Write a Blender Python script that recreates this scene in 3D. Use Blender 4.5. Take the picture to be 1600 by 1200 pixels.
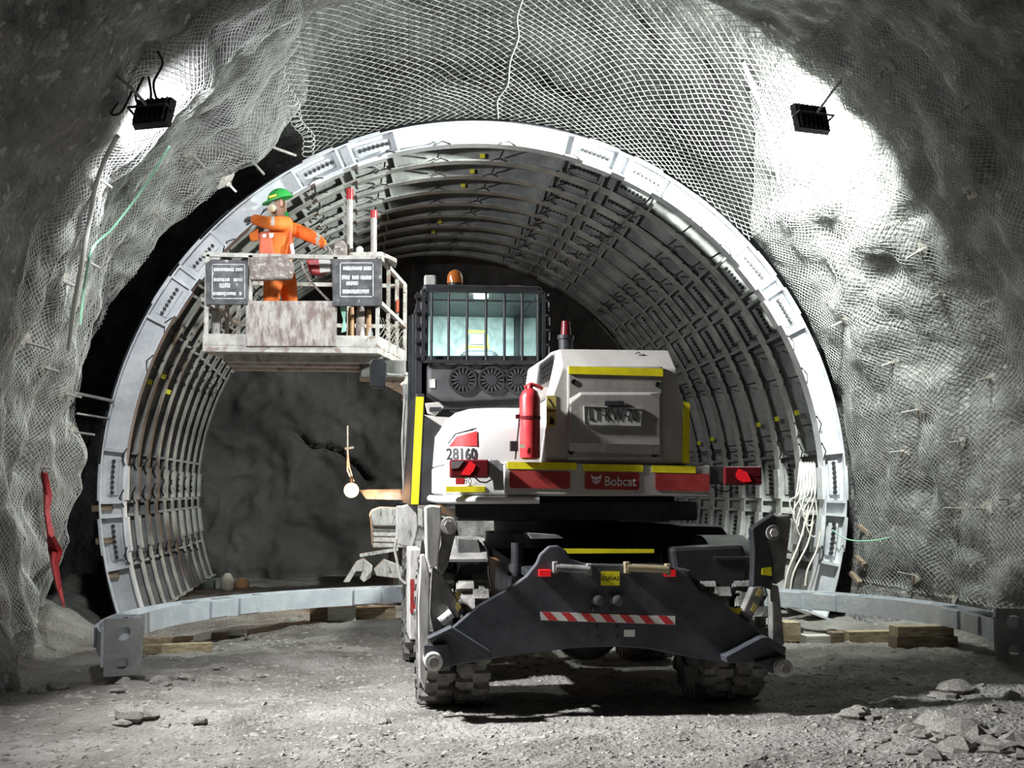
import bpy, math, random
import numpy as np
from mathutils import Vector, Matrix, Euler
R = math.radians
sin, cos, pi = math.sin, math.cos, math.pi
random.seed(7)
rng = np.random.default_rng(7)
scene = bpy.context.scene
col = scene.collection
for o in list(bpy.data.objects):
    bpy.data.objects.remove(o, do_unlink=True)

# ------------------------------------------------------------------ camera
# the photograph is 1600 x 1200; the tunnel runs along +Y, its vanishing point sits at pixel (546, 765)
FPX, EYE = 2100.0, 1.55
PITCH = math.atan((765 - 600) / FPX)
YAW = math.atan((800 - 546) / FPX * cos(PITCH))
cam_d = bpy.data.cameras.new('camera')
cam_d.sensor_width = 36.0
cam_d.lens = 36.0 * FPX / 1600.0
cam_d.clip_start = 0.05
cam = bpy.data.objects.new('camera', cam_d)
cam.location = (0, 0, EYE)
cam.rotation_euler = (pi / 2 + PITCH, 0, -YAW)
col.objects.link(cam)
scene.camera = cam

# ------------------------------------------------------------------ world and colour
world = bpy.data.worlds.new('world')
scene.world = world
world.use_nodes = True
world.node_tree.nodes['Background'].inputs[0].default_value = (0.02, 0.022, 0.028, 1)
world.node_tree.nodes['Background'].inputs[1].default_value = 0.3
vs = scene.view_settings
vs.view_transform = 'Standard'
vs.look = 'None'
vs.exposure = 0.0
vs.gamma = 1.0
vs.use_curve_mapping = False

# ------------------------------------------------------------------ lamps (position, aim, watts, light size, colour)
FLOODS = [
    # position, aim, watts, spread, colour
    dict(p=(-1.58, 10.92, 4.56), aim=(1.0, 16.6, 2.3), w=135, spread=155, c=(0.93, 0.97, 1.0)),
    dict(p=(4.6, 12.95, 5.29), aim=(3.2, 18.0, 3.8), w=900, spread=180, c=(0.93, 1.0, 0.95)),
    dict(p=(-2.47, 9.0, 4.5), aim=(2.0, 9.0, 0.2), w=310, spread=95, c=(0.97, 0.98, 1.0)),
]
BULB_W = 60
CAB_FILL_W = 30

# ------------------------------------------------------------------ pixel helpers
_r = Vector((cos(YAW), -sin(YAW), 0))
_f = Vector((sin(YAW) * cos(PITCH), cos(YAW) * cos(PITCH), sin(PITCH)))
_u = _r.cross(_f)
def ray(px, py):
    return _f * FPX + _r * (px - 800) + _u * (600 - py)
def at(px, py, Y):                       # point of the plane y = Y seen at a pixel
    d = ray(px, py)
    t = Y / d.y
    return Vector((d.x * t, Y, EYE + d.z * t))
def gnd(px, py, z=0.0):                  # point of the level z seen at a pixel
    d = ray(px, py)
    t = (z - EYE) / d.z
    return Vector((d.x * t, d.y * t, z))

# ------------------------------------------------------------------ noise (numpy)
def _hash(ix, iy, iz, seed):
    h = (ix.astype(np.int64) * 374761393 + iy.astype(np.int64) * 668265263 + iz.astype(np.int64) * 2147483647 + seed * 1274126177) & 0xffffffff
    h = ((h ^ (h >> 13)) * 1274126177) & 0xffffffff
    h = ((h ^ (h >> 16)) * 2246822519) & 0xffffffff
    return ((h ^ (h >> 15)) & 0xffff) / 32767.5 - 1.0
def vnoise(x, y, z, seed=0):
    x, y, z = np.broadcast_arrays(np.asarray(x, float), np.asarray(y, float), np.asarray(z, float))
    xi, yi, zi = np.floor(x), np.floor(y), np.floor(z)
    fx, fy, fz = x - xi, y - yi, z - zi
    fx, fy, fz = [t * t * (3 - 2 * t) for t in (fx, fy, fz)]
    out = 0
    for dx in (0, 1):
        for dy in (0, 1):
            for dz in (0, 1):
                w = (fx if dx else 1 - fx) * (fy if dy else 1 - fy) * (fz if dz else 1 - fz)
                out = out + w * _hash(xi + dx, yi + dy, zi + dz, seed)
    return out
def fbm(x, y, z, scale, octaves=4, seed=0, gain=0.5):
    a, s, out = 1.0, 1.0 / scale, 0
    for k in range(octaves):
        out = out + a * vnoise(x * s, y * s, z * s, seed + k * 17)
        a *= gain; s *= 2.03
    return out
def smooth(e0, e1, x):
    t = np.clip((np.asarray(x, float) - e0) / (e1 - e0), 0, 1)
    return t * t * (3 - 2 * t)

# ------------------------------------------------------------------ materials
MATS = {}
def mat(name, c1, c2=None, rough=0.7, metal=0.0, scale=6.0, bump=0.0, bscale=None, stretch=None, lo=0.4, hi=0.62, detail=6,
        emit=None, estr=0.0, alpha=None, trans=0.0, spots=None, spot_scale=30, spot_at=0.62):
    m = bpy.data.materials.new(name)
    m.use_nodes = True
    nt = m.node_tree
    b = nt.nodes['Principled BSDF']
    b.inputs['Roughness'].default_value = rough
    b.inputs['Metallic'].default_value = metal
    b.inputs['Base Color'].default_value = (*c1, 1)
    tc = nt.nodes.new('ShaderNodeTexCoord')
    vec = tc.outputs['Object']
    if stretch:
        mp = nt.nodes.new('ShaderNodeMapping')
        mp.inputs['Scale'].default_value = stretch
        nt.links.new(vec, mp.inputs['Vector'])
        vec = mp.outputs['Vector']
    last = None
    if c2 is not None:
        n = nt.nodes.new('ShaderNodeTexNoise')
        n.inputs['Scale'].default_value = scale
        n.inputs['Detail'].default_value = detail
        n.inputs['Roughness'].default_value = 0.62
        nt.links.new(vec, n.inputs['Vector'])
        r = nt.nodes.new('ShaderNodeValToRGB')
        r.color_ramp.elements[0].position = lo
        r.color_ramp.elements[1].position = hi
        r.color_ramp.elements[0].color = (*c1, 1)
        r.color_ramp.elements[1].color = (*c2, 1)
        nt.links.new(n.outputs['Fac'], r.inputs['Fac'])
        last = r.outputs['Color']
    if spots is not None:
        n2 = nt.nodes.new('ShaderNodeTexNoise')
        n2.inputs['Scale'].default_value = spot_scale
        n2.inputs['Detail'].default_value = 4
        nt.links.new(vec, n2.inputs['Vector'])
        r2 = nt.nodes.new('ShaderNodeValToRGB')
        r2.color_ramp.elements[0].position = spot_at
        r2.color_ramp.elements[1].position = min(1, spot_at + 0.06)
        r2.color_ramp.elements[0].color = (0, 0, 0, 1)
        r2.color_ramp.elements[1].color = (1, 1, 1, 1)
        nt.links.new(n2.outputs['Fac'], r2.inputs['Fac'])
        mx = nt.nodes.new('ShaderNodeMixRGB')
        mx.inputs['Color1'].default_value = (*c1, 1)
        mx.inputs['Color2'].default_value = (*spots, 1)
        if last is not None:
            nt.links.new(last, mx.inputs['Color1'])
        nt.links.new(r2.outputs['Color'], mx.inputs['Fac'])
        last = mx.outputs['Color']
    if last is not None:
        nt.links.new(last, b.inputs['Base Color'])
    if bump:
        n3 = nt.nodes.new('ShaderNodeTexNoise')
        n3.inputs['Scale'].default_value = bscale or scale * 4
        n3.inputs['Detail'].default_value = 5
        nt.links.new(vec, n3.inputs['Vector'])
        bp = nt.nodes.new('ShaderNodeBump')
        bp.inputs['Strength'].default_value = bump
        bp.inputs['Distance'].default_value = 0.05
        nt.links.new(n3.outputs['Fac'], bp.inputs['Height'])
        nt.links.new(bp.outputs['Normal'], b.inputs['Normal'])
    if emit:
        b.inputs['Emission Color'].default_value = (*emit, 1)
        b.inputs['Emission Strength'].default_value = estr
    if alpha is not None:
        b.inputs['Alpha'].default_value = alpha
    if trans:
        b.inputs['Transmission Weight'].default_value = trans
    MATS[name] = m
    return m

mat('rock', (0.085, 0.084, 0.082), (0.3, 0.296, 0.285), 0.95, scale=2.6, bump=1.0, bscale=22, lo=0.3, hi=0.72, detail=9, spots=(0.35, 0.345, 0.33), spot_scale=9, spot_at=0.6)
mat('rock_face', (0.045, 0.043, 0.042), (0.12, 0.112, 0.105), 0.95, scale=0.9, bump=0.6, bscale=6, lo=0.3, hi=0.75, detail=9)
mat('ground', (0.115, 0.104, 0.088), (0.345, 0.332, 0.305), 0.97, scale=1.3, bump=1.0, bscale=28, lo=0.3, hi=0.66, detail=12, spots=(0.39, 0.378, 0.352), spot_scale=11, spot_at=0.63)
mat('stone', (0.2, 0.186, 0.165), (0.42, 0.402, 0.365), 0.95, scale=9, bump=0.5, bscale=30)
mat('net_wire', (0.5, 0.51, 0.49), (0.66, 0.66, 0.63), 0.6, 0.3, scale=3)
mat('bright_wire', (0.55, 0.57, 0.53), (0.72, 0.72, 0.69), 0.5, 0.4, scale=3)
mat('arch_paint', (0.5, 0.52, 0.55), (0.68, 0.69, 0.71), 0.55, 0.15, scale=3, bump=0.1, bscale=20)
mat('arch_dusty', (0.25, 0.253, 0.245), (0.42, 0.425, 0.405), 0.7, 0.1, scale=4, bump=0.15, bscale=20, spots=(0.3, 0.25, 0.2), spot_scale=14, spot_at=0.66)
mat('lying_paint', (0.48, 0.52, 0.57), (0.6, 0.63, 0.66), 0.55, 0.1, scale=4, bump=0.1, bscale=20, spots=(0.68, 0.68, 0.66), spot_scale=7, spot_at=0.66)
mat('plate_grey', (0.23, 0.235, 0.24), (0.31, 0.31, 0.31), 0.6, 0.3, scale=5, bump=0.1)
mat('lining', (0.02, 0.021, 0.028), (0.045, 0.046, 0.056), 0.75, 0.2, scale=2.5, bump=0.2, bscale=10)
mat('dark_steel', (0.03, 0.03, 0.032), (0.055, 0.055, 0.055), 0.6, 0.4, scale=8)
mat('rebar', (0.34, 0.33, 0.31), (0.48, 0.47, 0.44), 0.7, 0.4, scale=12)
mat('bolt_plate', (0.26, 0.24, 0.2), (0.42, 0.4, 0.36), 0.8, 0.2, scale=9, spots=(0.3, 0.16, 0.09), spot_scale=12, spot_at=0.62)
mat('marker_yellow', (0.85, 0.78, 0.05), rough=0.5, emit=None)
mat('lamp_black', (0.012, 0.012, 0.012), (0.02, 0.02, 0.02), 0.5, 0.3)
mat('lamp_lens', (0.9, 0.9, 0.9), rough=0.3, emit=(1, 1, 0.97), estr=30)
mat('cable_black', (0.01, 0.01, 0.01), rough=0.5)
mat('cable_green', (0.28, 0.55, 0.38), rough=0.5)
mat('pipe_white', (0.55, 0.54, 0.5), (0.68, 0.67, 0.64), 0.55)
mat('rope_white', (0.62, 0.6, 0.53), (0.72, 0.7, 0.64), 0.8)
mat('tarp_red', (0.25, 0.012, 0.018), (0.42, 0.03, 0.035), 0.55, scale=5)
mat('timber', (0.33, 0.25, 0.15), (0.56, 0.47, 0.32), 0.85, scale=3, stretch=(2, 14, 14), bump=0.3, bscale=12)
mat('timber_dark', (0.15, 0.11, 0.075), (0.3, 0.23, 0.16), 0.85, scale=3, stretch=(2, 14, 14), bump=0.3, bscale=12)
mat('timber_white', (0.5, 0.48, 0.42), (0.68, 0.66, 0.6), 0.85, scale=3, stretch=(2, 14, 14), bump=0.3, bscale=12)
# excavator
mat('exc_white', (0.55, 0.545, 0.53), (0.62, 0.615, 0.6), 0.35, scale=3, spots=(0.45, 0.435, 0.41), spot_scale=5, spot_at=0.7)
mat('exc_beige', (0.24, 0.225, 0.205), (0.3, 0.285, 0.26), 0.5, scale=4, bump=0.03, spots=(0.38, 0.365, 0.34), spot_scale=7, spot_at=0.66)
mat('exc_beige_light', (0.38, 0.36, 0.335), (0.46, 0.44, 0.41), 0.5, scale=4)
mat('exc_black', (0.016, 0.017, 0.019), (0.032, 0.033, 0.036), 0.5, 0.1, scale=5)
mat('exc_grey', (0.05, 0.05, 0.053), (0.085, 0.085, 0.088), 0.6, scale=6)
mat('blade_grey', (0.038, 0.042, 0.05), (0.066, 0.07, 0.08), 0.6, 0.2, scale=5, bump=0.03, bscale=60, spots=(0.12, 0.125, 0.13), spot_scale=55, spot_at=0.66)
mat('dusty_steel', (0.34, 0.33, 0.315), (0.6, 0.585, 0.555), 0.8, 0.1, scale=5, stretch=(3, 3, 0.8), lo=0.35, hi=0.6, spots=(0.13, 0.125, 0.12), spot_scale=9, spot_at=0.62)
mat('dusty_dark', (0.1, 0.098, 0.094), (0.3, 0.29, 0.275), 0.8, 0.1, scale=5, lo=0.4, hi=0.7)
mat('tyre', (0.07, 0.066, 0.06), (0.3, 0.29, 0.27), 0.9, scale=5, bump=0.3, bscale=25, lo=0.38, hi=0.66)
mat('reflect_yellow', (0.82, 0.72, 0.015), (0.7, 0.6, 0.02), 0.4, scale=14)
mat('reflect_red', (0.3, 0.03, 0.03), (0.36, 0.05, 0.045), 0.4, scale=10)
mat('red_paint', (0.42, 0.025, 0.03), (0.5, 0.05, 0.05), 0.35, scale=6)
mat('red_lens_dark', (0.12, 0.012, 0.016), rough=0.25)
mat('red_lens', (0.75, 0.02, 0.025), rough=0.25, emit=(1, 0.02, 0.03), estr=0.25)
mat('grey_lens', (0.2, 0.17, 0.17), rough=0.25)
mat('stripe_white', (0.75, 0.73, 0.7), rough=0.5)
mat('stripe_red', (0.6, 0.04, 0.04), rough=0.5)
mat('text_black', (0.01, 0.01, 0.012), rough=0.6)
mat('text_white', (0.75, 0.72, 0.7), rough=0.6)
mat('amber', (0.55, 0.16, 0.03), rough=0.2, trans=0.4)
mat('glass', (0.75, 0.85, 0.85), rough=0.03, trans=1.0)
mat('seat_black', (0.014, 0.014, 0.016), rough=0.7)
mat('yellow_frame', (0.6, 0.52, 0.05), rough=0.5)
mat('warning_label', (0.42, 0.34, 0.09), rough=0.5)
mat('plate_metal', (0.38, 0.37, 0.35), (0.46, 0.45, 0.42), 0.5, 0.1, scale=10)
mat('brass', (0.32, 0.26, 0.16), (0.42, 0.35, 0.24), 0.5, 0.5)
def dusty_glass():
    m = bpy.data.materials.new('dusty_glass'); m.use_nodes = True
    nt = m.node_tree; out = nt.nodes['Material Output']
    d = nt.nodes.new('ShaderNodeBsdfDiffuse'); d.inputs['Color'].default_value = (.62, .68, .66, 1)
    t = nt.nodes.new('ShaderNodeBsdfTransparent'); t.inputs['Color'].default_value = (.8, .85, .85, 1)
    n = nt.nodes.new('ShaderNodeTexNoise'); n.inputs['Scale'].default_value = 7; n.inputs['Detail'].default_value = 6; n.inputs['Distortion'].default_value = 1.2
    tc = nt.nodes.new('ShaderNodeTexCoord'); nt.links.new(tc.outputs['Object'], n.inputs['Vector'])
    r = nt.nodes.new('ShaderNodeValToRGB'); r.color_ramp.elements[0].position = .3; r.color_ramp.elements[1].position = .62
    r.color_ramp.elements[0].color = (.45, .45, .45, 1); r.color_ramp.elements[1].color = (.95, .95, .95, 1)
    nt.links.new(n.outputs['Fac'], r.inputs['Fac'])
    mx = nt.nodes.new('ShaderNodeMixShader')
    nt.links.new(r.outputs['Color'], mx.inputs[0]); nt.links.new(t.outputs[0], mx.inputs[1]); nt.links.new(d.outputs[0], mx.inputs[2])
    nt.links.new(mx.outputs[0], out.inputs['Surface'])
    MATS['dusty_glass'] = m
dusty_glass()
# lift and worker
mat('lift_dusty', (0.4, 0.375, 0.345), (0.58, 0.56, 0.53), 0.8, scale=7, bump=0.15, bscale=30, spots=(0.3, 0.23, 0.2), spot_scale=8, spot_at=0.58)
mat('lift_splash', (0.22, 0.165, 0.15), (0.46, 0.42, 0.395), 0.8, scale=6, stretch=(2.2, 2.2, 0.8), bump=0.3, bscale=14, lo=0.4, hi=0.58)
mat('pad_splash', (0.2, 0.155, 0.145), (0.32, 0.275, 0.26), 0.85, scale=14, bump=0.5, bscale=26, spots=(0.5, 0.45, 0.43), spot_scale=26, spot_at=0.58)
mat('board_black', (0.055, 0.055, 0.062), (0.13, 0.125, 0.13), 0.7, scale=7, spots=(0.42, 0.41, 0.41), spot_scale=14, spot_at=0.66)
mat('board_text', (0.7, 0.7, 0.72), (0.45, 0.45, 0.47), 0.7, scale=30)
mat('hi_vis', (0.88, 0.17, 0.022), (0.95, 0.24, 0.04), 0.75, scale=8, bump=0.25, bscale=14)
mat('hi_vis_red', (0.62, 0.12, 0.06), (0.7, 0.15, 0.08), 0.7, scale=8)
mat('reflective_band', (0.6, 0.55, 0.5), rough=0.4)
mat('skin', (0.55, 0.32, 0.24), rough=0.6)
mat('glove', (0.1, 0.1, 0.11), (0.2, 0.2, 0.2), 0.8, scale=14)
mat('glove_light', (0.4, 0.38, 0.37), (0.55, 0.53, 0.5), 0.8, scale=14)
mat('helmet_green', (0.04, 0.42, 0.08), rough=0.35)
mat('mask_grey', (0.5, 0.5, 0.52), rough=0.4)
mat('filter_cream', (0.75, 0.68, 0.48), rough=0.6)
mat('visor_dark', (0.03, 0.03, 0.035), rough=0.2)
mat('boot', (0.02, 0.018, 0.016), rough=0.7)
mat('cloth_green', (0.3, 0.62, 0.47), rough=0.8)
mat('cement_bag', (0.45, 0.43, 0.38), (0.55, 0.53, 0.48), 0.9, scale=8)
mat('crate_green', (0.045, 0.06, 0.055), (0.08, 0.1, 0.09), 0.8, scale=5)
mat('bulb_glow', (1, 0.8, 0.6), rough=0.3, emit=(1.0, 0.6, 0.3), estr=4.5)
mat('bag_orange', (0.42, 0.26, 0.14), rough=0.8)

# ------------------------------------------------------------------ mesh builder
class MB:
    def __init__(s):
        s.v = []; s.f = []; s.mi = []; s.cur = 0
    def add(s, vs, fs):
        n = len(s.v)
        s.v += [tuple(p) for p in vs]
        s.f += [tuple(i + n for i in f) for f in fs]
        s.mi += [s.cur] * len(fs)
        return s
    def hexa(s, a, b):                   # two quads, same winding
        return s.add(list(a) + list(b), [(3, 2, 1, 0), (4, 5, 6, 7), (0, 1, 5, 4), (1, 2, 6, 5), (2, 3, 7, 6), (3, 0, 4, 7)])
    def box(s, lo, hi):
        (x0, y0, z0), (x1, y1, z1) = lo, hi
        return s.hexa([(x0, y0, z0), (x1, y0, z0), (x1, y1, z0), (x0, y1, z0)], [(x0, y0, z1), (x1, y0, z1), (x1, y1, z1), (x0, y1, z1)])
    def obox(s, c, size, rot=(0, 0, 0)):
        M = Euler(rot).to_matrix(); c = Vector(c)
        hx, hy, hz = [t / 2 for t in size]
        P = [c + M @ Vector(p) for p in ((-hx, -hy, -hz), (hx, -hy, -hz), (hx, hy, -hz), (-hx, hy, -hz), (-hx, -hy, hz), (hx, -hy, hz), (hx, hy, hz), (-hx, hy, hz))]
        return s.hexa(P[:4], P[4:])
    def loft(s, sections, cap=True, closed=False):
        n = len(sections[0]); m = len(sections)
        vs = [p for sec in sections for p in sec]
        fs = []
        for i in range(m if closed else m - 1):
            j = (i + 1) % m
            for k in range(n):
                l = (k + 1) % n
                fs.append((i * n + k, i * n + l, j * n + l, j * n + k))
        if cap and not closed:
            fs.append(tuple(range(n - 1, -1, -1)))
            fs.append(tuple((m - 1) * n + k for k in range(n)))
        return s.add(vs, fs)
    def prism(s, pts, d):                # polygon swept by vector d
        d = Vector(d)
        return s.loft([[Vector(p) for p in pts], [Vector(p) + d for p in pts]])
    def tube(s, path, r, n=6, closed=False):
        path = [Vector(p) for p in path]
        if not isinstance(r, (list, tuple)): r = [r] * len(path)
        secs = []; up = None
        for i, p in enumerate(path):
            if closed:
                t = path[(i + 1) % len(path)] - path[i - 1]
            else:
                t = path[min(i + 1, len(path) - 1)] - path[max(i - 1, 0)]
            t = t.normalized() if t.length > 1e-9 else Vector((0, 0, 1))
            if up is None:
                up = Vector((0, 0, 1)) if abs(t.z) < 0.9 else Vector((1, 0, 0))
            b = t.cross(up)
            b = b.normalized() if b.length > 1e-6 else t.orthogonal().normalized()
            up = b.cross(t).normalized()
            secs.append([p + (b * cos(2 * pi * k / n) + up * sin(2 * pi * k / n)) * r[i] for k in range(n)])
        return s.loft(secs, closed=closed)
    def cyl(s, p0, p1, r, n=16, r1=None):
        return s.tube([p0, p1], [r, r if r1 is None else r1], n)
    def bar(s, p0, p1, w, h=None, up=(0, 0, 1)):   # rectangular bar
        p0, p1 = Vector(p0), Vector(p1); h = h or w
        t = (p1 - p0).normalized(); up = Vector(up)
        if abs(t.dot(up)) > 0.97: up = Vector((0, 1, 0))
        b = t.cross(up).normalized(); u = b.cross(t)
        q = [b * w / 2 + u * h / 2, b * -w / 2 + u * h / 2, b * -w / 2 - u * h / 2, b * w / 2 - u * h / 2]
        return s.loft([[p0 + k for k in q], [p1 + k for k in q]])
    def lathe(s, c, axis, prof, n=24, closed_profile=False):     # prof: (along axis, radius)
        c = Vector(c); ax = Vector(axis).normalized()
        e1 = ax.orthogonal().normalized(); e2 = ax.cross(e1)
        secs = []
        for k in range(n):
            a = 2 * pi * k / n
            d = e1 * cos(a) + e2 * sin(a)
            secs.append([c + ax * h + d * r for h, r in prof])
        m = len(prof); vs = [p for sec in secs for p in sec]; fs = []
        for i in range(n):
            j = (i + 1) % n
            for k in range(m if closed_profile else m - 1):
                l = (k + 1) % m
                fs.append((i * m + k, j * m + k, j * m + l, i * m + l))
        if not closed_profile:
            fs.append(tuple(i * m for i in range(n - 1, -1, -1)))
            fs.append(tuple(i * m + m - 1 for i in range(n)))
        return s.add(vs, fs)
    def sphere(s, c, r, n=16, m=10, sc=(1, 1, 1)):
        c = Vector(c); vs = []; fs = []
        for i in range(m + 1):
            th = pi * i / m
            for k in range(n):
                a = 2 * pi * k / n
                vs.append((c.x + r * sc[0] * sin(th) * cos(a), c.y + r * sc[1] * sin(th) * sin(a), c.z + r * sc[2] * cos(th)))
        for i in range(m):
            for k in range(n):
                l = (k + 1) % n
                fs.append((i * n + k, (i + 1) * n + k, (i + 1) * n + l, i * n + l))
        return s.add(vs, fs)
    def mesh(s, name, mats, smooth_deg=None):
        me = bpy.data.meshes.new(name)
        me.from_pydata(s.v, [], s.f)
        for m in (mats if isinstance(mats, (list, tuple)) else [mats]):
            me.materials.append(MATS[m])
        if any(s.mi):
            me.polygons.foreach_set('material_index', s.mi)
        import bmesh
        b = bmesh.new(); b.from_mesh(me)
        if len(s.v) < 60000:
            bmesh.ops.recalc_face_normals(b, faces=b.faces)
        b.to_mesh(me); b.free()
        if smooth_deg is not None:
            me.polygons.foreach_set('use_smooth', [True] * len(me.polygons))
            me.set_sharp_from_angle(angle=R(smooth_deg))
        return me
ORG = {}                                 # world origin of every thing and part
def org(o):
    return ORG.get(o.name, Vector((0, 0, 0))) if o is not None else Vector((0, 0, 0))
def link(o, parent=None):
    col.objects.link(o)
    if parent is not None: o.parent = parent
    return o
def build(mb, name, mats, parent=None, smooth_deg=None, bevel=0, at_=None, segs=2):
    """mesh object from world coordinates; origin = the parent's origin, or at_ for a top-level mesh"""
    o0 = org(parent) if parent is not None else Vector(at_ or (0, 0, 0))
    mb.v = [(p[0] - o0.x, p[1] - o0.y, p[2] - o0.z) for p in mb.v]
    o = bpy.data.objects.new(name, mb.mesh(name, mats, smooth_deg))
    link(o, parent)
    if parent is None: o.location = o0
    ORG[o.name] = o0
    if bevel:
        md = o.modifiers.new('bevel', 'BEVEL')
        md.width = bevel; md.segments = segs; md.limit_method = 'ANGLE'; md.angle_limit = R(35)
    return o
def thing(name, label, cat, loc=(0, 0, 0), group=None, rot=(0, 0, 0)):
    o = bpy.data.objects.new(name, None)
    col.objects.link(o)
    o.location = loc; o.rotation_euler = rot
    o.empty_display_size = 0.1
    ORG[o.name] = Vector(loc)
    return tag(o, label, cat, group)
def tag(o, label=None, cat=None, group=None, kind=None):
    if label: o['label'] = label
    if cat: o['category'] = cat
    if group: o['group'] = group
    if kind: o['kind'] = kind
    return o
def copy_tree(o, parent=None, skip=()):
    c = o.copy(); col.objects.link(c)
    if parent is not None: c.parent = parent
    for ch in list(o.children):
        if ch.name.split('.')[0] in skip: continue
        copy_tree(ch, c, skip)
    return c
def text_mb(body, size, origin, right, up, depth=0.003, align='CENTER', sx=1.0, bold=0.0):
    """flat lettering as mesh: origin = baseline middle"""
    cu = bpy.data.curves.new('lettering', 'FONT')
    cu.body = body; cu.size = size; cu.align_x = align; cu.extrude = 0.0
    cu.resolution_u = 2
    t = bpy.data.objects.new('lettering', cu)
    col.objects.link(t)
    bpy.context.view_layer.update()
    me = bpy.data.meshes.new_from_object(t.evaluated_get(bpy.context.evaluated_depsgraph_get()))
    bpy.data.objects.remove(t, do_unlink=True)
    r_, u_, o_ = Vector(right).normalized(), Vector(up).normalized(), Vector(origin)
    mb = MB()
    for dx, dy in (((0, 0),) if not bold else ((-1, -1), (1, -1), (1, 1), (-1, 1), (0, 0))):
        o_ = o_ + r_.cross(u_) * (.0005 if bold else 0)
        mb.add([o_ + r_ * (v.co.x * sx + dx * bold * size) + u_ * (v.co.y + dy * bold * size) for v in me.vertices], [tuple(p.vertices) for p in me.polygons])
    bpy.data.meshes.remove(me)
    return mb
def quad_mb(pts, d=(0, 0.004, 0)):
    return MB().prism(pts, d)
# ------------------------------------------------------------------ the rock: one radius function, used by the walls, the netting and the bolts
CX, CZ = 1.55, 1.55
AY = 15.4                                # front steel arch
LIP_A = np.radians([-125, -100, -84, -70, -59, -50, -44, -36, -29, -22, -10, 0])
LIP_R = np.array([5.3, 4.9, 4.62, 4.68, 4.72, 4.62, 4.58, 4.5, 4.86, 5.15, 5.25, 5.3])
def rock_base(a, Y):
    a = np.asarray(a, float); Y = np.asarray(Y, float)
    r0 = 5.1 + 0.45 * np.sin(a) + 0.1 * smooth(0.5, 0.1, np.abs(a))
    r0 = r0 - 0.10 * np.exp(-((Y - 11.4) / 0.5) ** 2) * smooth(-0.3, -0.7, a)
    near = 0.25 * smooth(11.0, 7.0, Y) + 0.3 * smooth(10.6, 9.6, Y) * smooth(-0.2, -0.6, a)
    lip = np.interp(a, LIP_A, LIP_R)
    left = r0 + near + (lip - r0) * smooth(11.8, 15.1, Y)
    left = left + (5.75 - left) * smooth(15.25, 15.9, Y)
    right_end = 4.5 + 0.12 * np.exp(-((np.abs(a) - 1.9) / 0.3) ** 2)
    right = r0 + near + (right_end - r0) * smooth(12.6, 15.7, Y) ** 0.9
    top = r0 + near + (6.5 - r0) * smooth(13.1, 14.2, Y)
    wr = smooth(0.45, 0.85, a)
    wl = smooth(-0.2, -0.45, a)
    return top * (1 - wr) * (1 - wl) + right * wr + left * wl
def rock_r(a, Y):
    a = np.asarray(a, float); Y = np.asarray(Y, float)
    b = rock_base(a, Y)
    x, z = b * np.sin(a), b * np.cos(a)
    n = 0.2 * fbm(x, Y, z, 1.5, 3, 3) + 0.075 * fbm(x, Y, z, 0.4, 3, 11)
    amp = 1.0 - 0.72 * smooth(14.6, 15.5, Y) * smooth(0.3, 0.7, a)
    n = np.maximum(n * amp, -0.3)
    keep = np.where((Y > 15.1), 4.47, 0)                      # never through the lining
    return np.maximum(b + n, keep)
def rock_p(a, Y, off=0.0):
    r = rock_r(a, Y) - off
    return CX + r * np.sin(a), Y, CZ + r * np.cos(a)
def grid_mesh(name, X, Y, Z, material, label=None, kind='structure'):
    n, m = X.shape
    V = np.stack([X, Y, Z], -1).reshape(-1, 3)
    i = np.arange(n - 1)[:, None] * m + np.arange(m - 1)[None, :]
    F = np.stack([i, i + 1, i + m + 1, i + m], -1).reshape(-1, 4)
    me = bpy.data.meshes.new(name)
    me.vertices.add(len(V)); me.vertices.foreach_set('co', V.ravel())
    me.loops.add(F.size); me.loops.foreach_set('vertex_index', F.ravel())
    me.polygons.add(len(F)); me.polygons.foreach_set('loop_start', np.arange(len(F)) * 4)
    me.polygons.foreach_set('use_smooth', np.ones(len(F), bool))
    me.update(calc_edges=True); me.validate()
    me.materials.append(MATS[material])
    o = bpy.data.objects.new(name, me)
    col.objects.link(o)
    tag(o, label, None, None, kind)
    return o
def steps(*segs):
    out = []
    for a, b, s in segs:
        n = max(1, int(round((b - a) / s)))
        out += list(np.linspace(a, b, n, endpoint=False))
    out.append(segs[-1][1])
    return np.array(out)
YS = steps((-9, 5, 0.25), (5, 10.5, 0.11), (10.5, 16.2, 0.05), (16.2, 26, 0.25))
for nm, a0, a1, lb in (('wall_left', -122, -42, 'rough grey sprayed rock wall under wire netting, left side'),
                       ('ceiling', -42, 42, 'rough rock roof of the cavern above the steel arches'),
                       ('wall_right', 42, 122, 'rough grey sprayed rock wall under wire netting, right side')):
    A = np.radians(np.linspace(a0, a1, 124))
    AA, YY = np.meshgrid(A, YS, indexing='ij')
    grid_mesh(nm, *rock_p(AA, YY), 'rock', lb)

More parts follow.
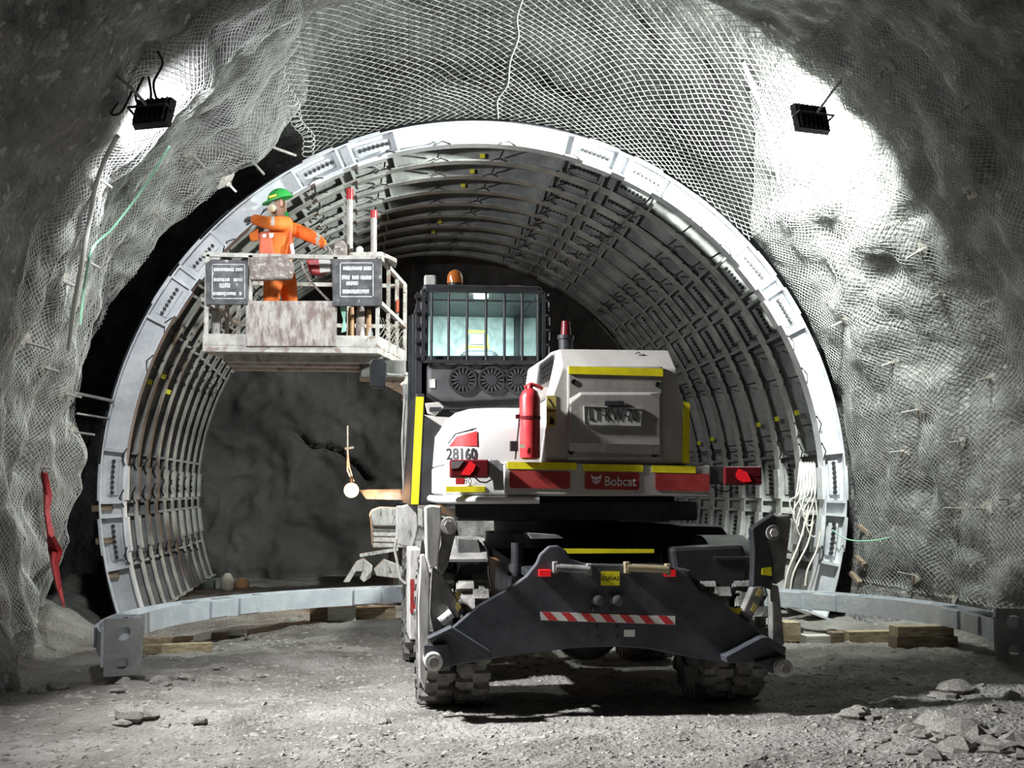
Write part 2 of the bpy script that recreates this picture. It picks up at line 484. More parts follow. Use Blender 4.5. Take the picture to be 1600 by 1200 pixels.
# rock at the end of the lined tunnel and the cap added behind the camera
def end_wall(name, Y0, material, label, bulge):
    u = np.linspace(-6.2, 6.2, 220); w = np.linspace(-0.6, 7.6, 150)
    U, W = np.meshgrid(u, w, indexing='ij')
    Y = Y0 + bulge * (0.35 * fbm(U, W, 0 * U, 1.8, 4, 31) + 0.22 * np.abs(fbm(U, W, 0 * U, 0.7, 4, 41)))
    crack = np.exp(-((W - 2.3 + 0.45 * (U + 2.2) + 0.18 * fbm(U, 0 * U, 0 * U, 0.5, 3, 5)) / 0.06) ** 2) * smooth(-2.8, -2.3, U) * smooth(-0.9, -1.4, U)
    Y = Y + bulge * 0.35 * crack
    return grid_mesh(name, CX + U, Y, W, material, label)
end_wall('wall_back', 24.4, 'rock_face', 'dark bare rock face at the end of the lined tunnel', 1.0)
end_wall('wall_front_cap', -8.6, 'rock', 'added rock wall closing the cavern behind the viewer against outside light', -1.0)  # unseen end cap, added to keep world light out

# floor
def floor_z(x, y):
    x = np.asarray(x, float); y = np.asarray(y, float)
    z = 0.05 * fbm(x, y, 0 * x, 1.6, 3, 61) + 0.022 * fbm(x, y, 0 * x, 0.33, 3, 71)
    z = z + 0.018 * np.maximum(fbm(x, y, 0 * x, 0.13, 2, 81), 0.1)
    m = np.exp(-(((x - 4.6) / 0.9) ** 2 + ((y - 7.75) / 0.5) ** 2)) * (0.10 + 0.08 * fbm(x, y, 0 * x, 0.25, 3, 91))
    m = m + np.exp(-(((x - 3.7) / 0.5) ** 2 + ((y - 8.0) / 0.3) ** 2)) * 0.05
    edge = 0.5 * smooth(0.55, -0.3, x - (CX - 4.7)) + 0.4 * smooth(-0.7, 0.3, x - (CX + 5.1))
    flat = smooth(0.2, 0.5, np.abs(x - 1.75) - 1.3) + smooth(0.2, 0.5, np.abs(y - 11.2) - 2.0)
    z = z * np.clip(0.25 + 0.75 * flat, 0, 1)
    return z + np.clip(m, 0, 1) + edge * 0.5 * (1 + 0.5 * fbm(x, y, 0 * x, 0.5, 3, 95))
xs = steps((-4.6, -2.6, 0.08), (-2.6, 5.6, 0.036), (5.6, 8.2, 0.08))
ys = steps((-9, 6, 0.3), (6, 7, 0.08), (7, 13, 0.036), (13, 17, 0.06), (17, 25.4, 0.14))
XX, YY = np.meshgrid(xs, ys, indexing='ij')
grid_mesh('floor', XX, YY, floor_z(XX, YY), 'ground', 'uneven grey gravel and mud floor of the cavern')
def fz(x, y): return float(floor_z(np.array([x]), np.array([y]))[0])

# ------------------------------------------------------------------ wire netting (real wires, nobody could count the strands)
def net(name, label, P, nu, nv, r, material, cat='wire netting', keep=None):
    """diamond netting: P(u, v) -> xyz arrays for u, v in cell units; zig-zag strands"""
    verts, faces = [], []
    count = 0
    for k in range(nu):
        v = np.arange(0, nv + 1)
        u = k + (v % 2) * 1.0 + 0.0
        for flip in (0, 1):
            uu = k + (np.abs((v + flip) % 2)).astype(float)
            x, y, z = P(uu, v.astype(float))
            pts = np.stack([x, y, z], -1)
            ok = np.ones(len(v), bool) if keep is None else keep(uu, v.astype(float))
            # three-sided tube: offset triangle around each point
            t = np.gradient(pts, axis=0); t /= np.linalg.norm(t, axis=1)[:, None] + 1e-9
            ref = np.array([0.3, 0.9, 0.3]); b = np.cross(t, ref); b /= np.linalg.norm(b, axis=1)[:, None] + 1e-9
            c = np.cross(b, t)
            n0 = count
            for q in range(3):
                a = 2 * pi * q / 3
                verts.append(pts + (b * cos(a) + c * sin(a)) * r)
            L = len(v)
            i = np.arange(L - 1)[ok[:-1] & ok[1:]]
            for q in range(3):
                w = (q + 1) % 3
                faces.append(np.stack([n0 + q * L + i, n0 + w * L + i, n0 + w * L + i + 1, n0 + q * L + i + 1], -1))
            count += 3 * L
    V = np.concatenate(verts); F = np.concatenate(faces)
    me = bpy.data.meshes.new(name)
    me.vertices.add(len(V)); me.vertices.foreach_set('co', V.ravel())
    me.loops.add(F.size); me.loops.foreach_set('vertex_index', F.ravel())
    me.polygons.add(len(F)); me.polygons.foreach_set('loop_start', np.arange(len(F)) * 4)
    me.polygons.foreach_set('use_smooth', np.ones(len(F), bool))
    me.update(calc_edges=True)
    me.materials.append(MATS[material])
    o = bpy.data.objects.new(name, me); col.objects.link(o)
    return tag(o, label, cat, None, 'stuff')
def wall_net(a0, a1, y0, y1, cu, cv, seed):
    L = np.radians(a1 - a0) * 4.9
    nu, nv = int((y1 - y0) / cu), int(L / cv)
    def P(u, v):
        Y = y0 + (u + 0.35 * vnoise(u * 0.3, v * 0.3, 0 * u, seed)) * cu
        a = np.radians(a0) + (v + 0.35 * vnoise(u * 0.3, v * 0.3, 0 * u + 9, seed)) * cv / 4.9
        r = rock_r(a, Y) - 0.035 - 0.03 * vnoise(u * 0.15, v * 0.15, 0 * u, seed + 5)
        r = np.where(Y > 15.1, np.maximum(r, 4.36), r)
        return CX + r * np.sin(a), Y, CZ + r * np.cos(a)
    return P, nu, nv
P, nu, nv = wall_net(-106, -24, 11.1, 15.25, 0.06, 0.055, 101)
net('wall_netting', 'fine wire netting bolted over the left rock wall', P, nu, nv, 0.0045, 'net_wire')
P, nu, nv = wall_net(34, 104, 10.8, 15.65, 0.06, 0.055, 131)
net('wall_netting', 'fine wire netting bolted over the right rock wall', P, nu, nv, 0.0045, 'net_wire')
# loose curtain of chain link between the roof and the crown of the first arch
a0c, a1c = R(-27), R(47)
NU, NV = 52, 30
def Pc(u, v):
    t = v / NV
    a = a0c + (a1c - a0c) * (u / NU) + 0.012 * vnoise(u * 0.2, v * 0.25, 0 * u, 7)
    rr = 4.36 + (5.32 - 4.36) * t + 0.08 * vnoise(u * 0.12, v * 0.12, 0 * u, 3) * np.sin(pi * np.clip(t, 0, 1))
    YY = 15.46 - (15.46 - 12.9) * t ** 1.15 + 0.10 * vnoise(u * 0.14, v * 0.14, 0 * u + 4, 3) * np.sin(pi * np.clip(t, 0, 1))
    return CX + rr * np.sin(a), YY, CZ + rr * np.cos(a)
net('mesh_curtain', 'loose chain link curtain hanging from the roof to the crown of the first arch', Pc, NU, NV, 0.0058, 'bright_wire', 'wire mesh')
mb = MB()                                # lacing wire down the middle of the curtain
mb.tube([Vector([float(c) for c in Pc(np.array([20.4 + 0.1 * sin(k)]), np.array([k * 1.0]))]) + Vector((0, -0.02, 0)) if False else
         Vector([float(np.ravel(c)[0]) for c in Pc(np.array([20.4]), np.array([k * 1.0]))]) + Vector((0, -0.02, 0)) for k in range(NV + 1)], 0.009, 5)
tag(build(mb, 'lacing_cable', 'bright_wire'), 'thin lacing cable running up the middle of the chain link curtain', 'cable')
# edge loops of loose wire on the left border of the curtain
mb = MB()
pts = []
for k in range(0, NV * 8):
    v = k / 8
    x, y, z = Pc(np.array([-0.4]), np.array([v]))
    pts.append(Vector((float(x[0]) + 0.07 * cos(k * 2 * pi / 8), float(y[0]), float(z[0]) + 0.05 * sin(k * 2 * pi / 8))))
mb.tube(pts, 0.006, 4)
tag(build(mb, 'mesh_edge_coil', 'bright_wire'), 'coiled wire selvage along the left border of the chain link curtain', 'wire')
# ------------------------------------------------------------------ steel arches
RO, RI, FW = 4.31, 4.04, 0.2             # outer and inner flange radius, flange width along the tunnel
A_END = math.acos(-1.5 / RO)
def ring(mb, r0, r1, y0, y1, a0, a1, n=None):
    n = n or max(2, int((a1 - a0) / R(2.2)))
    secs = []
    for k in range(n + 1):
        a = a0 + (a1 - a0) * k / n
        secs.append([(r * sin(a), y, CZ + r * cos(a)) for r, y in ((r0, y0), (r1, y0), (r1, y1), (r0, y1))])
    return mb.loft(secs)
def make_arch():
    root = thing('steel_arch', 'x', 'steel arch', (0, 0, 0))
    m_ = 'arch_dusty'
    build(ring(MB(), RI + 0.015, RO - 0.015, 0.085, 0.1, -A_END, A_END), 'web', m_, root, 40)
    build(ring(MB(), RO - 0.018, RO, 0.0, FW, -A_END, A_END), 'outer_flange', m_, root, 40)
    build(ring(MB(), RI, RI + 0.018, 0.0, FW, -A_END, A_END), 'inner_flange', m_, root, 40)
    for s in (-1, 1):
        for c0, hw in ((23, 8.5), (55, 8.0), (93, 9.0)):
            c = s * c0
            for q in (-1, -0.12, 0.12, 1):
                a = R(c + q * hw)
                build(ring(MB(), RI + 0.018, RO - 0.018, 0.004, 0.085, a - 0.004, a + 0.004, 1), 'stiffener', m_, root)
            for q0, q1 in ((-0.86, -0.24), (0.24, 0.86)):
                aa, ab = R(c + q0 * hw), R(c + q1 * hw)
                build(ring(MB(), RI + 0.075, RO - 0.075, 0.055, 0.085, min(aa, ab), max(aa, ab), 4), 'splice_strip', m_, root, 40)
                mb = MB()
                for k in range(7):
                    a = aa + (ab - aa) * (k + 0.5) / 7
                    mb.cyl(((RI + RO) / 2 * sin(a), 0.022, CZ + (RI + RO) / 2 * cos(a)), ((RI + RO) / 2 * sin(a), 0.056, CZ + (RI + RO) / 2 * cos(a)), 0.021, 6)
                tag(build(mb, 'bolt_row', 'dark_steel', root), kind='stuff')
            for q0, q1 in ((-0.75, -0.15), (0.15, 0.75)):
                aa, ab = sorted((R(c + q0 * hw), R(c + q1 * hw)))
                build(ring(MB(), RI - 0.03, RI, 0.012, FW - 0.012, aa, ab, 4), 'splice_plate', m_, root, 40)
                build(ring(MB(), RO, RO + 0.022, 0.012, FW - 0.012, aa, ab, 4), 'splice_plate', m_, root, 40)
        a = s * A_END
        p = Vector((0.5 * (RO + RI) * sin(a), 0.1, CZ + 0.5 * (RO + RI) * cos(a)))
        e = Vector((sin(a), 0, cos(a))); t = Vector((cos(a), 0, -sin(a))) * s
        hw, hy = 0.17, 0.16
        q = [p + e * i * hw + Vector((0, j * hy, 0)) for i, j in ((-1, -1), (1, -1), (1, 1), (-1, 1))]
        build(MB().prism(q, t * 0.025), 'base_plate', m_, root)
    return root
def tie_rods(root, jitter, step=0.82):
    angs = [-100, -92, -84, -70, -62, -47, -38, -30, -16, -8, 4, 14, 31, 38, 46, 64, 71, 78, 84, 100]
    for k, d in enumerate(angs):
        a = R(d + jitter * (1 if k % 2 else -1) * (0.4 + 0.6 * ((k * 7) % 5) / 5))
        r = RI + 0.05
        mb = MB()
        mb.cyl((r * sin(a), FW * 0.5, CZ + r * cos(a)), (r * sin(a), step - 0.035, CZ + r * cos(a)), 0.011, 6)
        for sgn in (-1, 1):                # hooked ends
            a2 = a + sgn * 0.012
            mb.bar((r * sin(a), 0.03 if sgn < 0 else 0.01, CZ + r * cos(a)), ((r - 0.05) * sin(a2 + sgn * .012), -0.012, CZ + (r - 0.05) * cos(a2 + sgn * .012)), 0.011)
        build(mb, 'tie_rod', 'dark_steel', root)
def marker(root, d, inner=False):
    a = R(d); r = RI - 0.012 if inner else RI + 0.06
    mb = MB()
    c = Vector((r * sin(a), -0.004, CZ + r * cos(a)))
    mb.obox(c, (0.06, 0.014, 0.055), (0, a, 0))
    build(mb, 'survey_marker', 'marker_yellow', root)
proto = make_arch()
NARCH, STEP = 10, 0.82
ORD = ['first', 'second', 'third', 'fourth', 'fifth', 'sixth', 'seventh', 'eighth', 'ninth', 'tenth']
arches = []
for k in range(NARCH):
    arches.append(copy_tree(proto))
lying = copy_tree(proto)
def paint(root, name, c={}):
    for ch in root.children:
        if ch.data and ch.data.materials[0].name == 'arch_dusty':
            key = (ch.data.name, name)
            if key not in c:
                me = ch.data.copy(); me.materials[0] = MATS[name]; c[key] = me
            ch.data = c[key]
paint(arches[0], 'arch_paint'); paint(lying, 'lying_paint')
for ch in list(proto.children): bpy.data.objects.remove(ch, do_unlink=True)
bpy.data.objects.remove(proto, do_unlink=True)
for k, o in enumerate(arches):
    o.name = 'steel_arch' if k == 0 else 'steel_arch.%03d' % k
    ORG[o.name] = Vector((0, 0, 0))
    o['label'] = ('pale grey steel support arch standing at the mouth of the lined tunnel' if k == 0 else
                  '%s dusty steel support arch, counted inward from the tunnel mouth' % ORD[k])
    o['group'] = 'steel arches lining the tunnel'
    if k < NARCH - 1: tie_rods(o, 1.0 + 0.6 * k)
    if k in (1, 2, 3, 6, 7): marker(o, 1.2 - 0.7 * k); 
    if k in (1, 2, 3, 6, 7): marker(o, 76 + 0.5 * k)
    if k in (1, 2, 3): marker(o, -72 + (2 if k == 2 else 0))
    o.location = (CX, AY + k * STEP, 0)
LYC = Vector((1.92, 12.3, 0.42))
lying.name = 'fallen_steel_arch'
lying['label'] = 'complete steel arch lying flat on timber blocks around the excavator'
lying['group'] = 'steel arches laid out'
ORG[lying.name] = Vector((0, 0, 0))
# standing z becomes +Y, standing +Y becomes -Z
lying.rotation_euler = (R(-90), 0, 0)
lying.scale = (0.94, 0.94, 0.94)
lying.location = (LYC.x, LYC.y - CZ * 0.94, LYC.z)
for s in (-1, 1):                        # big end plates with two holes
    a = s * A_END
    p = Vector((0.5 * (RO + RI) * sin(a), 0.1, CZ + 0.5 * (RO + RI) * cos(a)))
    e = Vector((sin(a), 0, cos(a))); t = Vector((cos(a), 0, -sin(a))) * s
    mb = MB(); W, H = 0.15, 0.235
    def q2(i, j, k=0.0): return p + e * i + Vector((0, j, 0)) + t * (0.03 + k)
    n = 16; holes = [(0.0, -0.115, 0.062), (0.0, 0.135, 0.052)]
    # plate = two halves, each a square ring around its hole
    for (hx, hy, hr), (y0, y1) in zip(holes, ((-H, 0.0), (0.0, H))):
        for k in (0.0, 0.022):
            outer, inner = [], []
            ths = sorted([2 * pi * i / 16 for i in range(16)] + [math.atan2(yy - hy, xx - hx) % (2 * pi) for xx in (-W, W) for yy in (y0, y1)])
            n = len(ths)
            for th in ths:
                dx, dy = cos(th), sin(th)
                sc = min((W - hx) / dx if dx > 1e-6 else ((-W - hx) / dx if dx < -1e-6 else 9), (y1 - hy) / dy if dy > 1e-6 else ((y0 - hy) / dy if dy < -1e-6 else 9))
                outer.append(q2(hx + dx * sc, hy + dy * sc, k)); inner.append(q2(hx + dx * hr, hy + dy * hr, k))
            mb.add(outer + inner, [(i, (i + 1) % n, n + (i + 1) % n, n + i) for i in range(n)])
            if k == 0.0: o1, i1 = outer, inner
            else: mb.add(i1 + inner, [(i, (i + 1) % n, n + (i + 1) % n, n + i) for i in range(n)])
    cr = [(-W, -H), (W, -H), (W, H), (-W, H)]
    mb.add([q2(i, j, 0) for i, j in cr] + [q2(i, j, 0.022) for i, j in cr], [(i, (i + 1) % 4, 4 + (i + 1) % 4, 4 + i) for i in range(4)])
    build(mb, 'end_plate', 'plate_grey', lying)
    # web box end seen behind the plate
    for h in (RI + 0.02, RO - 0.02):
        pass
# dark sheets behind the arches, one ring of panels per bay
lin = bpy.data.objects.new('tunnel_lining', None); col.objects.link(lin)
tag(lin, 'dark sheet panels fixed behind the steel arches of the tunnel', None, None, 'structure')
ORG[lin.name] = Vector((0, 0, 0))
edges = [-111, -96, -78, -60, -43, -28, -12, 4, 20, 36, 52, 68, 84, 98, 111]
protos = []
for i in range(len(edges) - 1):
    mb = ring(MB(), RO + 0.03 + 0.012 * (i % 2), RO + 0.042 + 0.012 * (i % 2), 0.0, STEP + 0.02, R(edges[i] - 0.3), R(edges[i + 1] + 0.3), 8)
    mb.v = [(x + CX, y, z) for x, y, z in mb.v]
    protos.append(mb.mesh('lining_panel', 'lining', 40))
for k in range(NARCH + 1):
    for i, me in enumerate(protos):
        if k == 0 and edges[i] > -40 and edges[i] < 30: pass
        o = bpy.data.objects.new('lining_panel', me); link(o, lin)
        o.location = (0, AY + 0.12 + k * STEP, 0)
# ------------------------------------------------------------------ floodlights on the walls
FL = ['black rectangular floodlight on the left rock wall, with slack cables above', 'black rectangular floodlight on the right rock wall inside the glare',
      'black rectangular floodlight high on the left wall, aimed down at the excavator']
for k, L in enumerate(FLOODS):
    p, aim = Vector(L['p']), Vector(L['aim'])
    d = (aim - p).normalized()
    q = d.to_track_quat('-Z', 'Y')
    t = thing('floodlight', FL[k], 'floodlight', p, 'floodlights on the rock walls')
    def loc(x, y, z): return p + q @ Vector((x, y, z))
    W, H = ((0.165, 0.125) if k == 0 else (0.2, 0.15))
    mb = MB(); mb.hexa([loc(-W, -H, 0), loc(W, -H, 0), loc(W, H, 0), loc(-W, H, 0)], [loc(-W * .93, -H * .93, 0.07), loc(W * .93, -H * .93, 0.07), loc(W * .93, H * .93, 0.07), loc(-W * .93, H * .93, 0.07)])
    hs = build(mb, 'housing', 'lamp_black', t)
    for i in range(7):
        x = -W * .8 + i * W * .8 / 3
        mb = MB(); mb.hexa([loc(x - .004, -H * .85, 0.07), loc(x + .004, -H * .85, 0.07), loc(x + .004, H * .85, 0.07), loc(x - .004, H * .85, 0.07)],
                           [loc(x - .004, -H * .85, 0.1), loc(x + .004, -H * .85, 0.1), loc(x + .004, H * .85, 0.1), loc(x - .004, H * .85, 0.1)])
        build(mb, 'cooling_fin', 'lamp_black', hs)
    mb = MB(); mb.hexa([loc(-W * .88, -H * .85, -.004), loc(W * .88, -H * .85, -.004), loc(W * .88, H * .85, -.004), loc(-W * .88, H * .85, -.004)],
                       [loc(-W * .88, -H * .85, .002), loc(W * .88, -H * .85, .002), loc(W * .88, H * .85, .002), loc(-W * .88, H * .85, .002)])
    build(mb, 'lens', 'lamp_lens', t)
    mb = MB()
    # arm to the rock
    a = math.atan2(p.x - CX, p.z - CZ)
    rp = Vector([float(c) for c in rock_p(np.array(a), np.array(p.y))])
    mb.tube([loc(-W - .012, 0, .03), loc(-W - .012, 0, .14), loc(W + .012, 0, .14), loc(W + .012, 0, .03)], 0.012, 6)
    build(mb, 'bracket', 'lamp_black', t)
    mb = MB(); mb.tube([loc(0, 0, .14), (loc(0, 0, .16) + rp) / 2 + Vector((0, -.05, .02)), rp + (rp - p).normalized() * 0.12], 0.014, 6)
    build(mb, 'mounting_arm', 'rebar', t)
    ld = bpy.data.lights.new('flood_light_source', 'AREA')
    ld.shape = 'RECTANGLE'; ld.size = W * 1.7; ld.size_y = H * 1.7
    ld.energy = L['w']; ld.color = L['c']; ld.spread = R(L['spread'])
    lo = bpy.data.objects.new('flood_light_source', ld); col.objects.link(lo)
    lo.location = q @ Vector((0, 0, -0.012)); lo.rotation_mode = 'QUATERNION'; lo.rotation_quaternion = q
    lo.parent = t
# ------------------------------------------------------------------ wheeled excavator, seen from behind
EXL = (1.75, 11.2, 0.0)
ex = thing('wheeled_excavator', 'white and black wheeled excavator standing with its rear towards the viewer', 'excavator', EXL)
def pl(pts, Y): return [at(x, y, Y) for x, y in pts]
def rect(x0, y0, x1, y1, Y): return pl([(x0, y1), (x1, y1), (x1, y0), (x0, y0)], Y)
def part(mb, name, m, parent=None, **k): return build(mb, name, m, parent or ex, **k)
YB = 9.2                                 # rear stabiliser plate
# --- wheels: twin tyres on two axles
TR = 0.53
def wheel(x0, x1, yc, parent=ex):
    w = x1 - x0
    mb = MB()
    mb.lathe((x0, yc, TR), (1, 0, 0), [(0.0, TR * .56), (0.0, TR * .86), (w * .12, TR * .955), (w * .2, TR * .965), (w * .8, TR * .965), (w * .88, TR * .955), (w, TR * .86), (w, TR * .56)], 36, True)
    for k in range(22):
        for s in (0, 1):
            a = 2 * pi * (k + 0.5 * s) / 22
            c = Vector((x0 + w * (0.27 if s == 0 else 0.73), yc + TR * .975 * sin(a), TR + TR * .975 * cos(a)))
            mb.obox(c, (w * 0.5, 0.075, 0.045), (-a, 0, 0.0))
            # shoulder block
            xs_ = x0 + (0.02 * w if s == 0 else 0.98 * w)
            c2 = Vector((xs_, yc + TR * .91 * sin(a), TR + TR * .91 * cos(a)))
            mb.obox(c2, (0.03, 0.06, 0.09), (-a, 0, 0))
    t = part(mb, 'tyre', 'tyre', smooth_deg=35)
    mb = MB()
    side = x0 if x0 < EXL[0] else x1
    sg = 1 if x0 < EXL[0] else -1
    mb.lathe((side, yc, TR), (sg, 0, 0), [(0.03, 0.0001), (0.03, 0.12), (0.05, 0.13), (0.07, 0.24), (0.02, 0.285), (0.02, 0.3), (w * .9, 0.3), (w * .9, 0.0001)], 28)
    rim = part(mb, 'wheel_rim', 'dusty_dark', t, smooth_deg=35)
    for k in range(8):
        a = 2 * pi * k / 8
        mb = MB(); p = Vector((side + sg * 0.06, yc + .17 * sin(a), TR + .17 * cos(a)))
        mb.cyl(p, p - Vector((sg * 0.05, 0, 0)), 0.016, 6)
        part(mb, 'wheel_nut', 'dusty_steel', t)
for yc in (9.95, 12.45):
    wheel(0.51, 0.735, yc); wheel(0.765, 0.985, yc)
    wheel(2.515, 2.735, yc); wheel(2.765, 2.99, yc)
    mb = MB(); mb.cyl((0.95, yc, TR), (2.55, yc, TR), 0.11, 12); mb.sphere((1.75, yc, TR), 0.24, 14, 10, (1.1, 1, 1))
    part(mb, 'axle', 'exc_black', smooth_deg=40)
# --- chassis
mb = MB(); mb.box((1.25, 9.5, 0.55), (2.25, 13.1, 0.98))
part(mb, 'chassis_frame', 'exc_black', bevel=.03)
mb = MB(); mb.prism([(1.28, 9.35, 0.9), (2.22, 9.35, 0.9), (2.42, 10.4, 1.04), (1.1, 10.4, 1.04)], (0, 0, 0.06))
part(mb, 'chassis_deck', 'exc_black', bevel=.01)
mb = MB(); mb.lathe((1.75, 11.2, 1.0), (0, 0, 1), [(0, .62), (0.2, .62), (.2, .55), (.34, .55)], 36)
part(mb, 'slew_ring', 'exc_black', smooth_deg=35)
# side step boxes and mudguards
for sg, x0, x1 in ((-1, 0.56, 0.86), (1, 2.64, 2.94)):
    mb = MB(); mb.box((x0, 10.75, 0.42), (x1, 11.7, 1.12))
    part(mb, 'side_box', 'dusty_dark' if sg < 0 else 'exc_black', bevel=.02)
    for yc in (9.95, 12.45):
        pts = []
        for k in range(8):
            a = R(-40 + 80 * k / 7)
            pts.append((yc + .64 * sin(a), TR + .02 + .64 * cos(a)))
        mb = MB(); secs = []
        for (y, z) in pts:
            secs.append([(x0 - .02, y, z), (x1 + .12 * (1 if sg < 0 else 0), y, z), (x1 + .12 * (1 if sg < 0 else 0), y, z + .02), (x0 - .02, y, z + .02)])
        mb.loft(secs); part(mb, 'mudguard', 'dusty_dark' if sg < 0 else 'exc_black', smooth_deg=40)
mb = MB(); mb.prism(pl([(640, 858), (662, 858), (662, 1000), (640, 1000)], 10.75), (0, 0.6, 0))
lad = part(mb, 'step_panel', 'dusty_steel', bevel=.01)
tag(part(quad_mb(pl([(641, 905), (652, 905), (652, 958), (641, 958)], 10.742), (0, .005, 0)), 'red_sticker', 'reflect_red', lad))
mb = MB(); mb.tube(pl([(619, 842), (617, 860), (626, 905), (634, 912)], 11.3), .012, 6)
part(mb, 'grab_handle', 'dusty_steel')
mb = MB(); mb.prism(pl([(628, 790), (652, 784), (654, 830), (645, 858), (618, 850), (619, 790)], 11.6), (0, .06, 0))
part(mb, 'front_stabiliser_pad', 'dusty_steel', bevel=.015)
# dark boxes on the right above the wheel
mb = MB(); mb.prism(pl([(990, 818), (1128, 822), (1148, 850), (1148, 862), (990, 862)], 10.3), (0, .9, 0)); part(mb, 'tool_box', 'exc_black', bevel=.02)
mb = MB(); mb.box((2.3, 10.5, .62), (2.6, 11.9, 1.05)); part(mb, 'fuel_tank', 'exc_black', bevel=.04)
mb = MB(); mb.prism(pl([(1048, 855), (1162, 850), (1170, 880), (1168, 930), (1135, 950), (1060, 930)], 9.55), (0, .18, 0)); part(mb, 'rear_mudguard_flap', 'exc_black', bevel=.03)
# left inner black mudflap with grey dome
mb = MB(); mb.prism(pl([(714, 842), (746, 842), (756, 852), (766, 935), (724, 950), (716, 900)], 9.62), (0, .25, 0)); part(mb, 'mudflap', 'exc_black', bevel=.02)
mb = MB(); mb.prism(pl([(714, 840), (748, 842), (754, 870), (748, 884), (736, 880), (722, 884), (715, 895)], 9.6), (0, .03, 0)); part(mb, 'dusty_cover', 'dusty_dark', bevel=.01)
part(quad_mb(rect(719, 915, 750, 926, 9.605)), 'yellow_strip', 'reflect_yellow')
mb = MB(); mb.tube(pl([(756, 845), (762, 862), (764, 900), (768, 915)], 9.55), .01, 6); part(mb, 'hose', 'cable_black')
mb = MB(); mb.cyl(at(808, 848, 9.7), at(808, 882, 9.7), .045, 12); mb.cyl(at(808, 882, 9.7), at(806, 900, 9.7), .06, 12); part(mb, 'filler_pipe', 'exc_black', smooth_deg=35)
mb = MB(); mb.prism(pl([(826, 833), (872, 836), (880, 841), (832, 842)], 9.5), (0, .3, 0)); part(mb, 'deck_bracket', 'dusty_dark')
part(quad_mb(pl([(875, 857), (1022, 858), (1022, 864), (880, 865)], 9.5)), 'yellow_strip', 'reflect_yellow')
# --- rear stabiliser plate
outline = [(670, 1000), (706, 981), (748, 945), (798, 917), (822, 900), (838, 880), (844, 866), (858, 853), (872, 852), (884, 860), (892, 872), (912, 880), (930, 881), (1046, 884),
           (1074, 899), (1092, 921), (1130, 945), (1168, 972), (1198, 996), (1228, 1016), (1226, 1034), (1136, 1037), (1100, 1031), (1060, 1024), (1010, 1014), (960, 1011), (910, 1012), (860, 1017), (810, 1023), (764, 1031), (700, 1042), (682, 1022)]
mb = MB(); mb.prism(pl(outline, YB), (0, 0.06, 0))
bl = part(mb, 'stabiliser_plate', 'blade_grey', bevel=.012)
# two thick bolsters behind and the ribs at the ends
mb = MB(); mb.prism(pl([(850, 880), (1080, 890), (1090, 1005), (830, 1010)], YB + .06), (0, .3, 0)); part(mb, 'mounting_block', 'exc_black', bevel=.02)
for pts in ([(668, 998), (706, 980), (766, 1018), (766, 1030), (700, 990), (690, 992), (676, 1004)], [(1134, 1026), (1190, 996), (1200, 995), (1229, 1012), (1227, 1024), (1198, 1006), (1136, 1036)]):
    mb = MB(); mb.prism(pl(pts, YB - .14), (0, .16, 0)); part(mb, 'edge_rib', 'blade_grey', bl, bevel=.006)
for (px, py, r) in ((676, 1031, .062), (1218, 1041, .062)):
    c = at(px, py, YB)
    mb = MB(); mb.cyl(c + Vector((0, -.12, 0)), c + Vector((0, .1, 0)), r, 20); b_ = part(mb, 'pivot_boss', 'dusty_steel', bl, smooth_deg=35, bevel=.008)
    mb = MB(); mb.cyl(c + Vector((0, -.145, 0)), c + Vector((0, -.115, 0)), r * .55, 12); part(mb, 'pivot_pin', 'dusty_dark', bl, smooth_deg=35)
for pts in ([(662, 1008), (700, 1006), (706, 1040), (690, 1046), (664, 1048)], [(1180, 1034), (1228, 1022), (1230, 1050), (1205, 1052)]):
    mb = MB(); mb.prism(pl(pts, YB - .05), (0, .05, 0)); part(mb, 'end_bracket', 'blade_grey', bl, bevel=.008)
# reflectors, pins, labels on the plate
for x0, x1 in ((842, 861), (1038, 1056)):
    mb = MB(); mb.prism(rect(x0, 890, x1, 901, YB - .03), (0, .03, 0)); part(mb, 'red_reflector', 'red_lens', bl, bevel=.004)  # reflector brightness is a weak glow set in its material
for x0, x1 in ((868, 921), (980, 1044)):
    p0, p1 = at(x0, 887, YB - .035), at(x1, 890, YB - .035)
    mb = MB(); mb.cyl(p0, p1, .028, 14); part(mb, 'hinge_pin', 'brass' if x0 > 900 else 'dusty_dark', bl, smooth_deg=35)
    for q in (p0, p1):
        mb = MB(); mb.obox(q + Vector((0, .02, 0)), (.035, .07, .08)); part(mb, 'hinge_lug', 'brass' if x0 > 900 else 'dusty_dark', bl, bevel=.006)
lb = part(quad_mb(rect(939, 893, 968, 915, YB - .004)), 'warning_label', 'reflect_yellow', bl)
c = (at(939, 907, YB - .006) + at(968, 907, YB - .006)) / 2
part(text_mb('CUÑAS', .038, c + Vector((0, -.002, 0)), (1, 0, 0), (0, 0, 1), bold=.02), 'lettering', 'text_black', bl)
for px in (933, 963):
    mb = MB(); mb.lathe(at(px, 937, YB), (0, -1, 0), [(0, .048), (.02, .048), (.025, .036), (.06, .036), (.065, .02)], 16); part(mb, 'hose_coupling', 'exc_grey', bl, smooth_deg=35)
    mb = MB(); mb.prism(rect(px - 7, 945, px + 4, 956, YB - .03), (0, .03, 0)); part(mb, 'coupling_cap', 'exc_black', bl, bevel=.005)
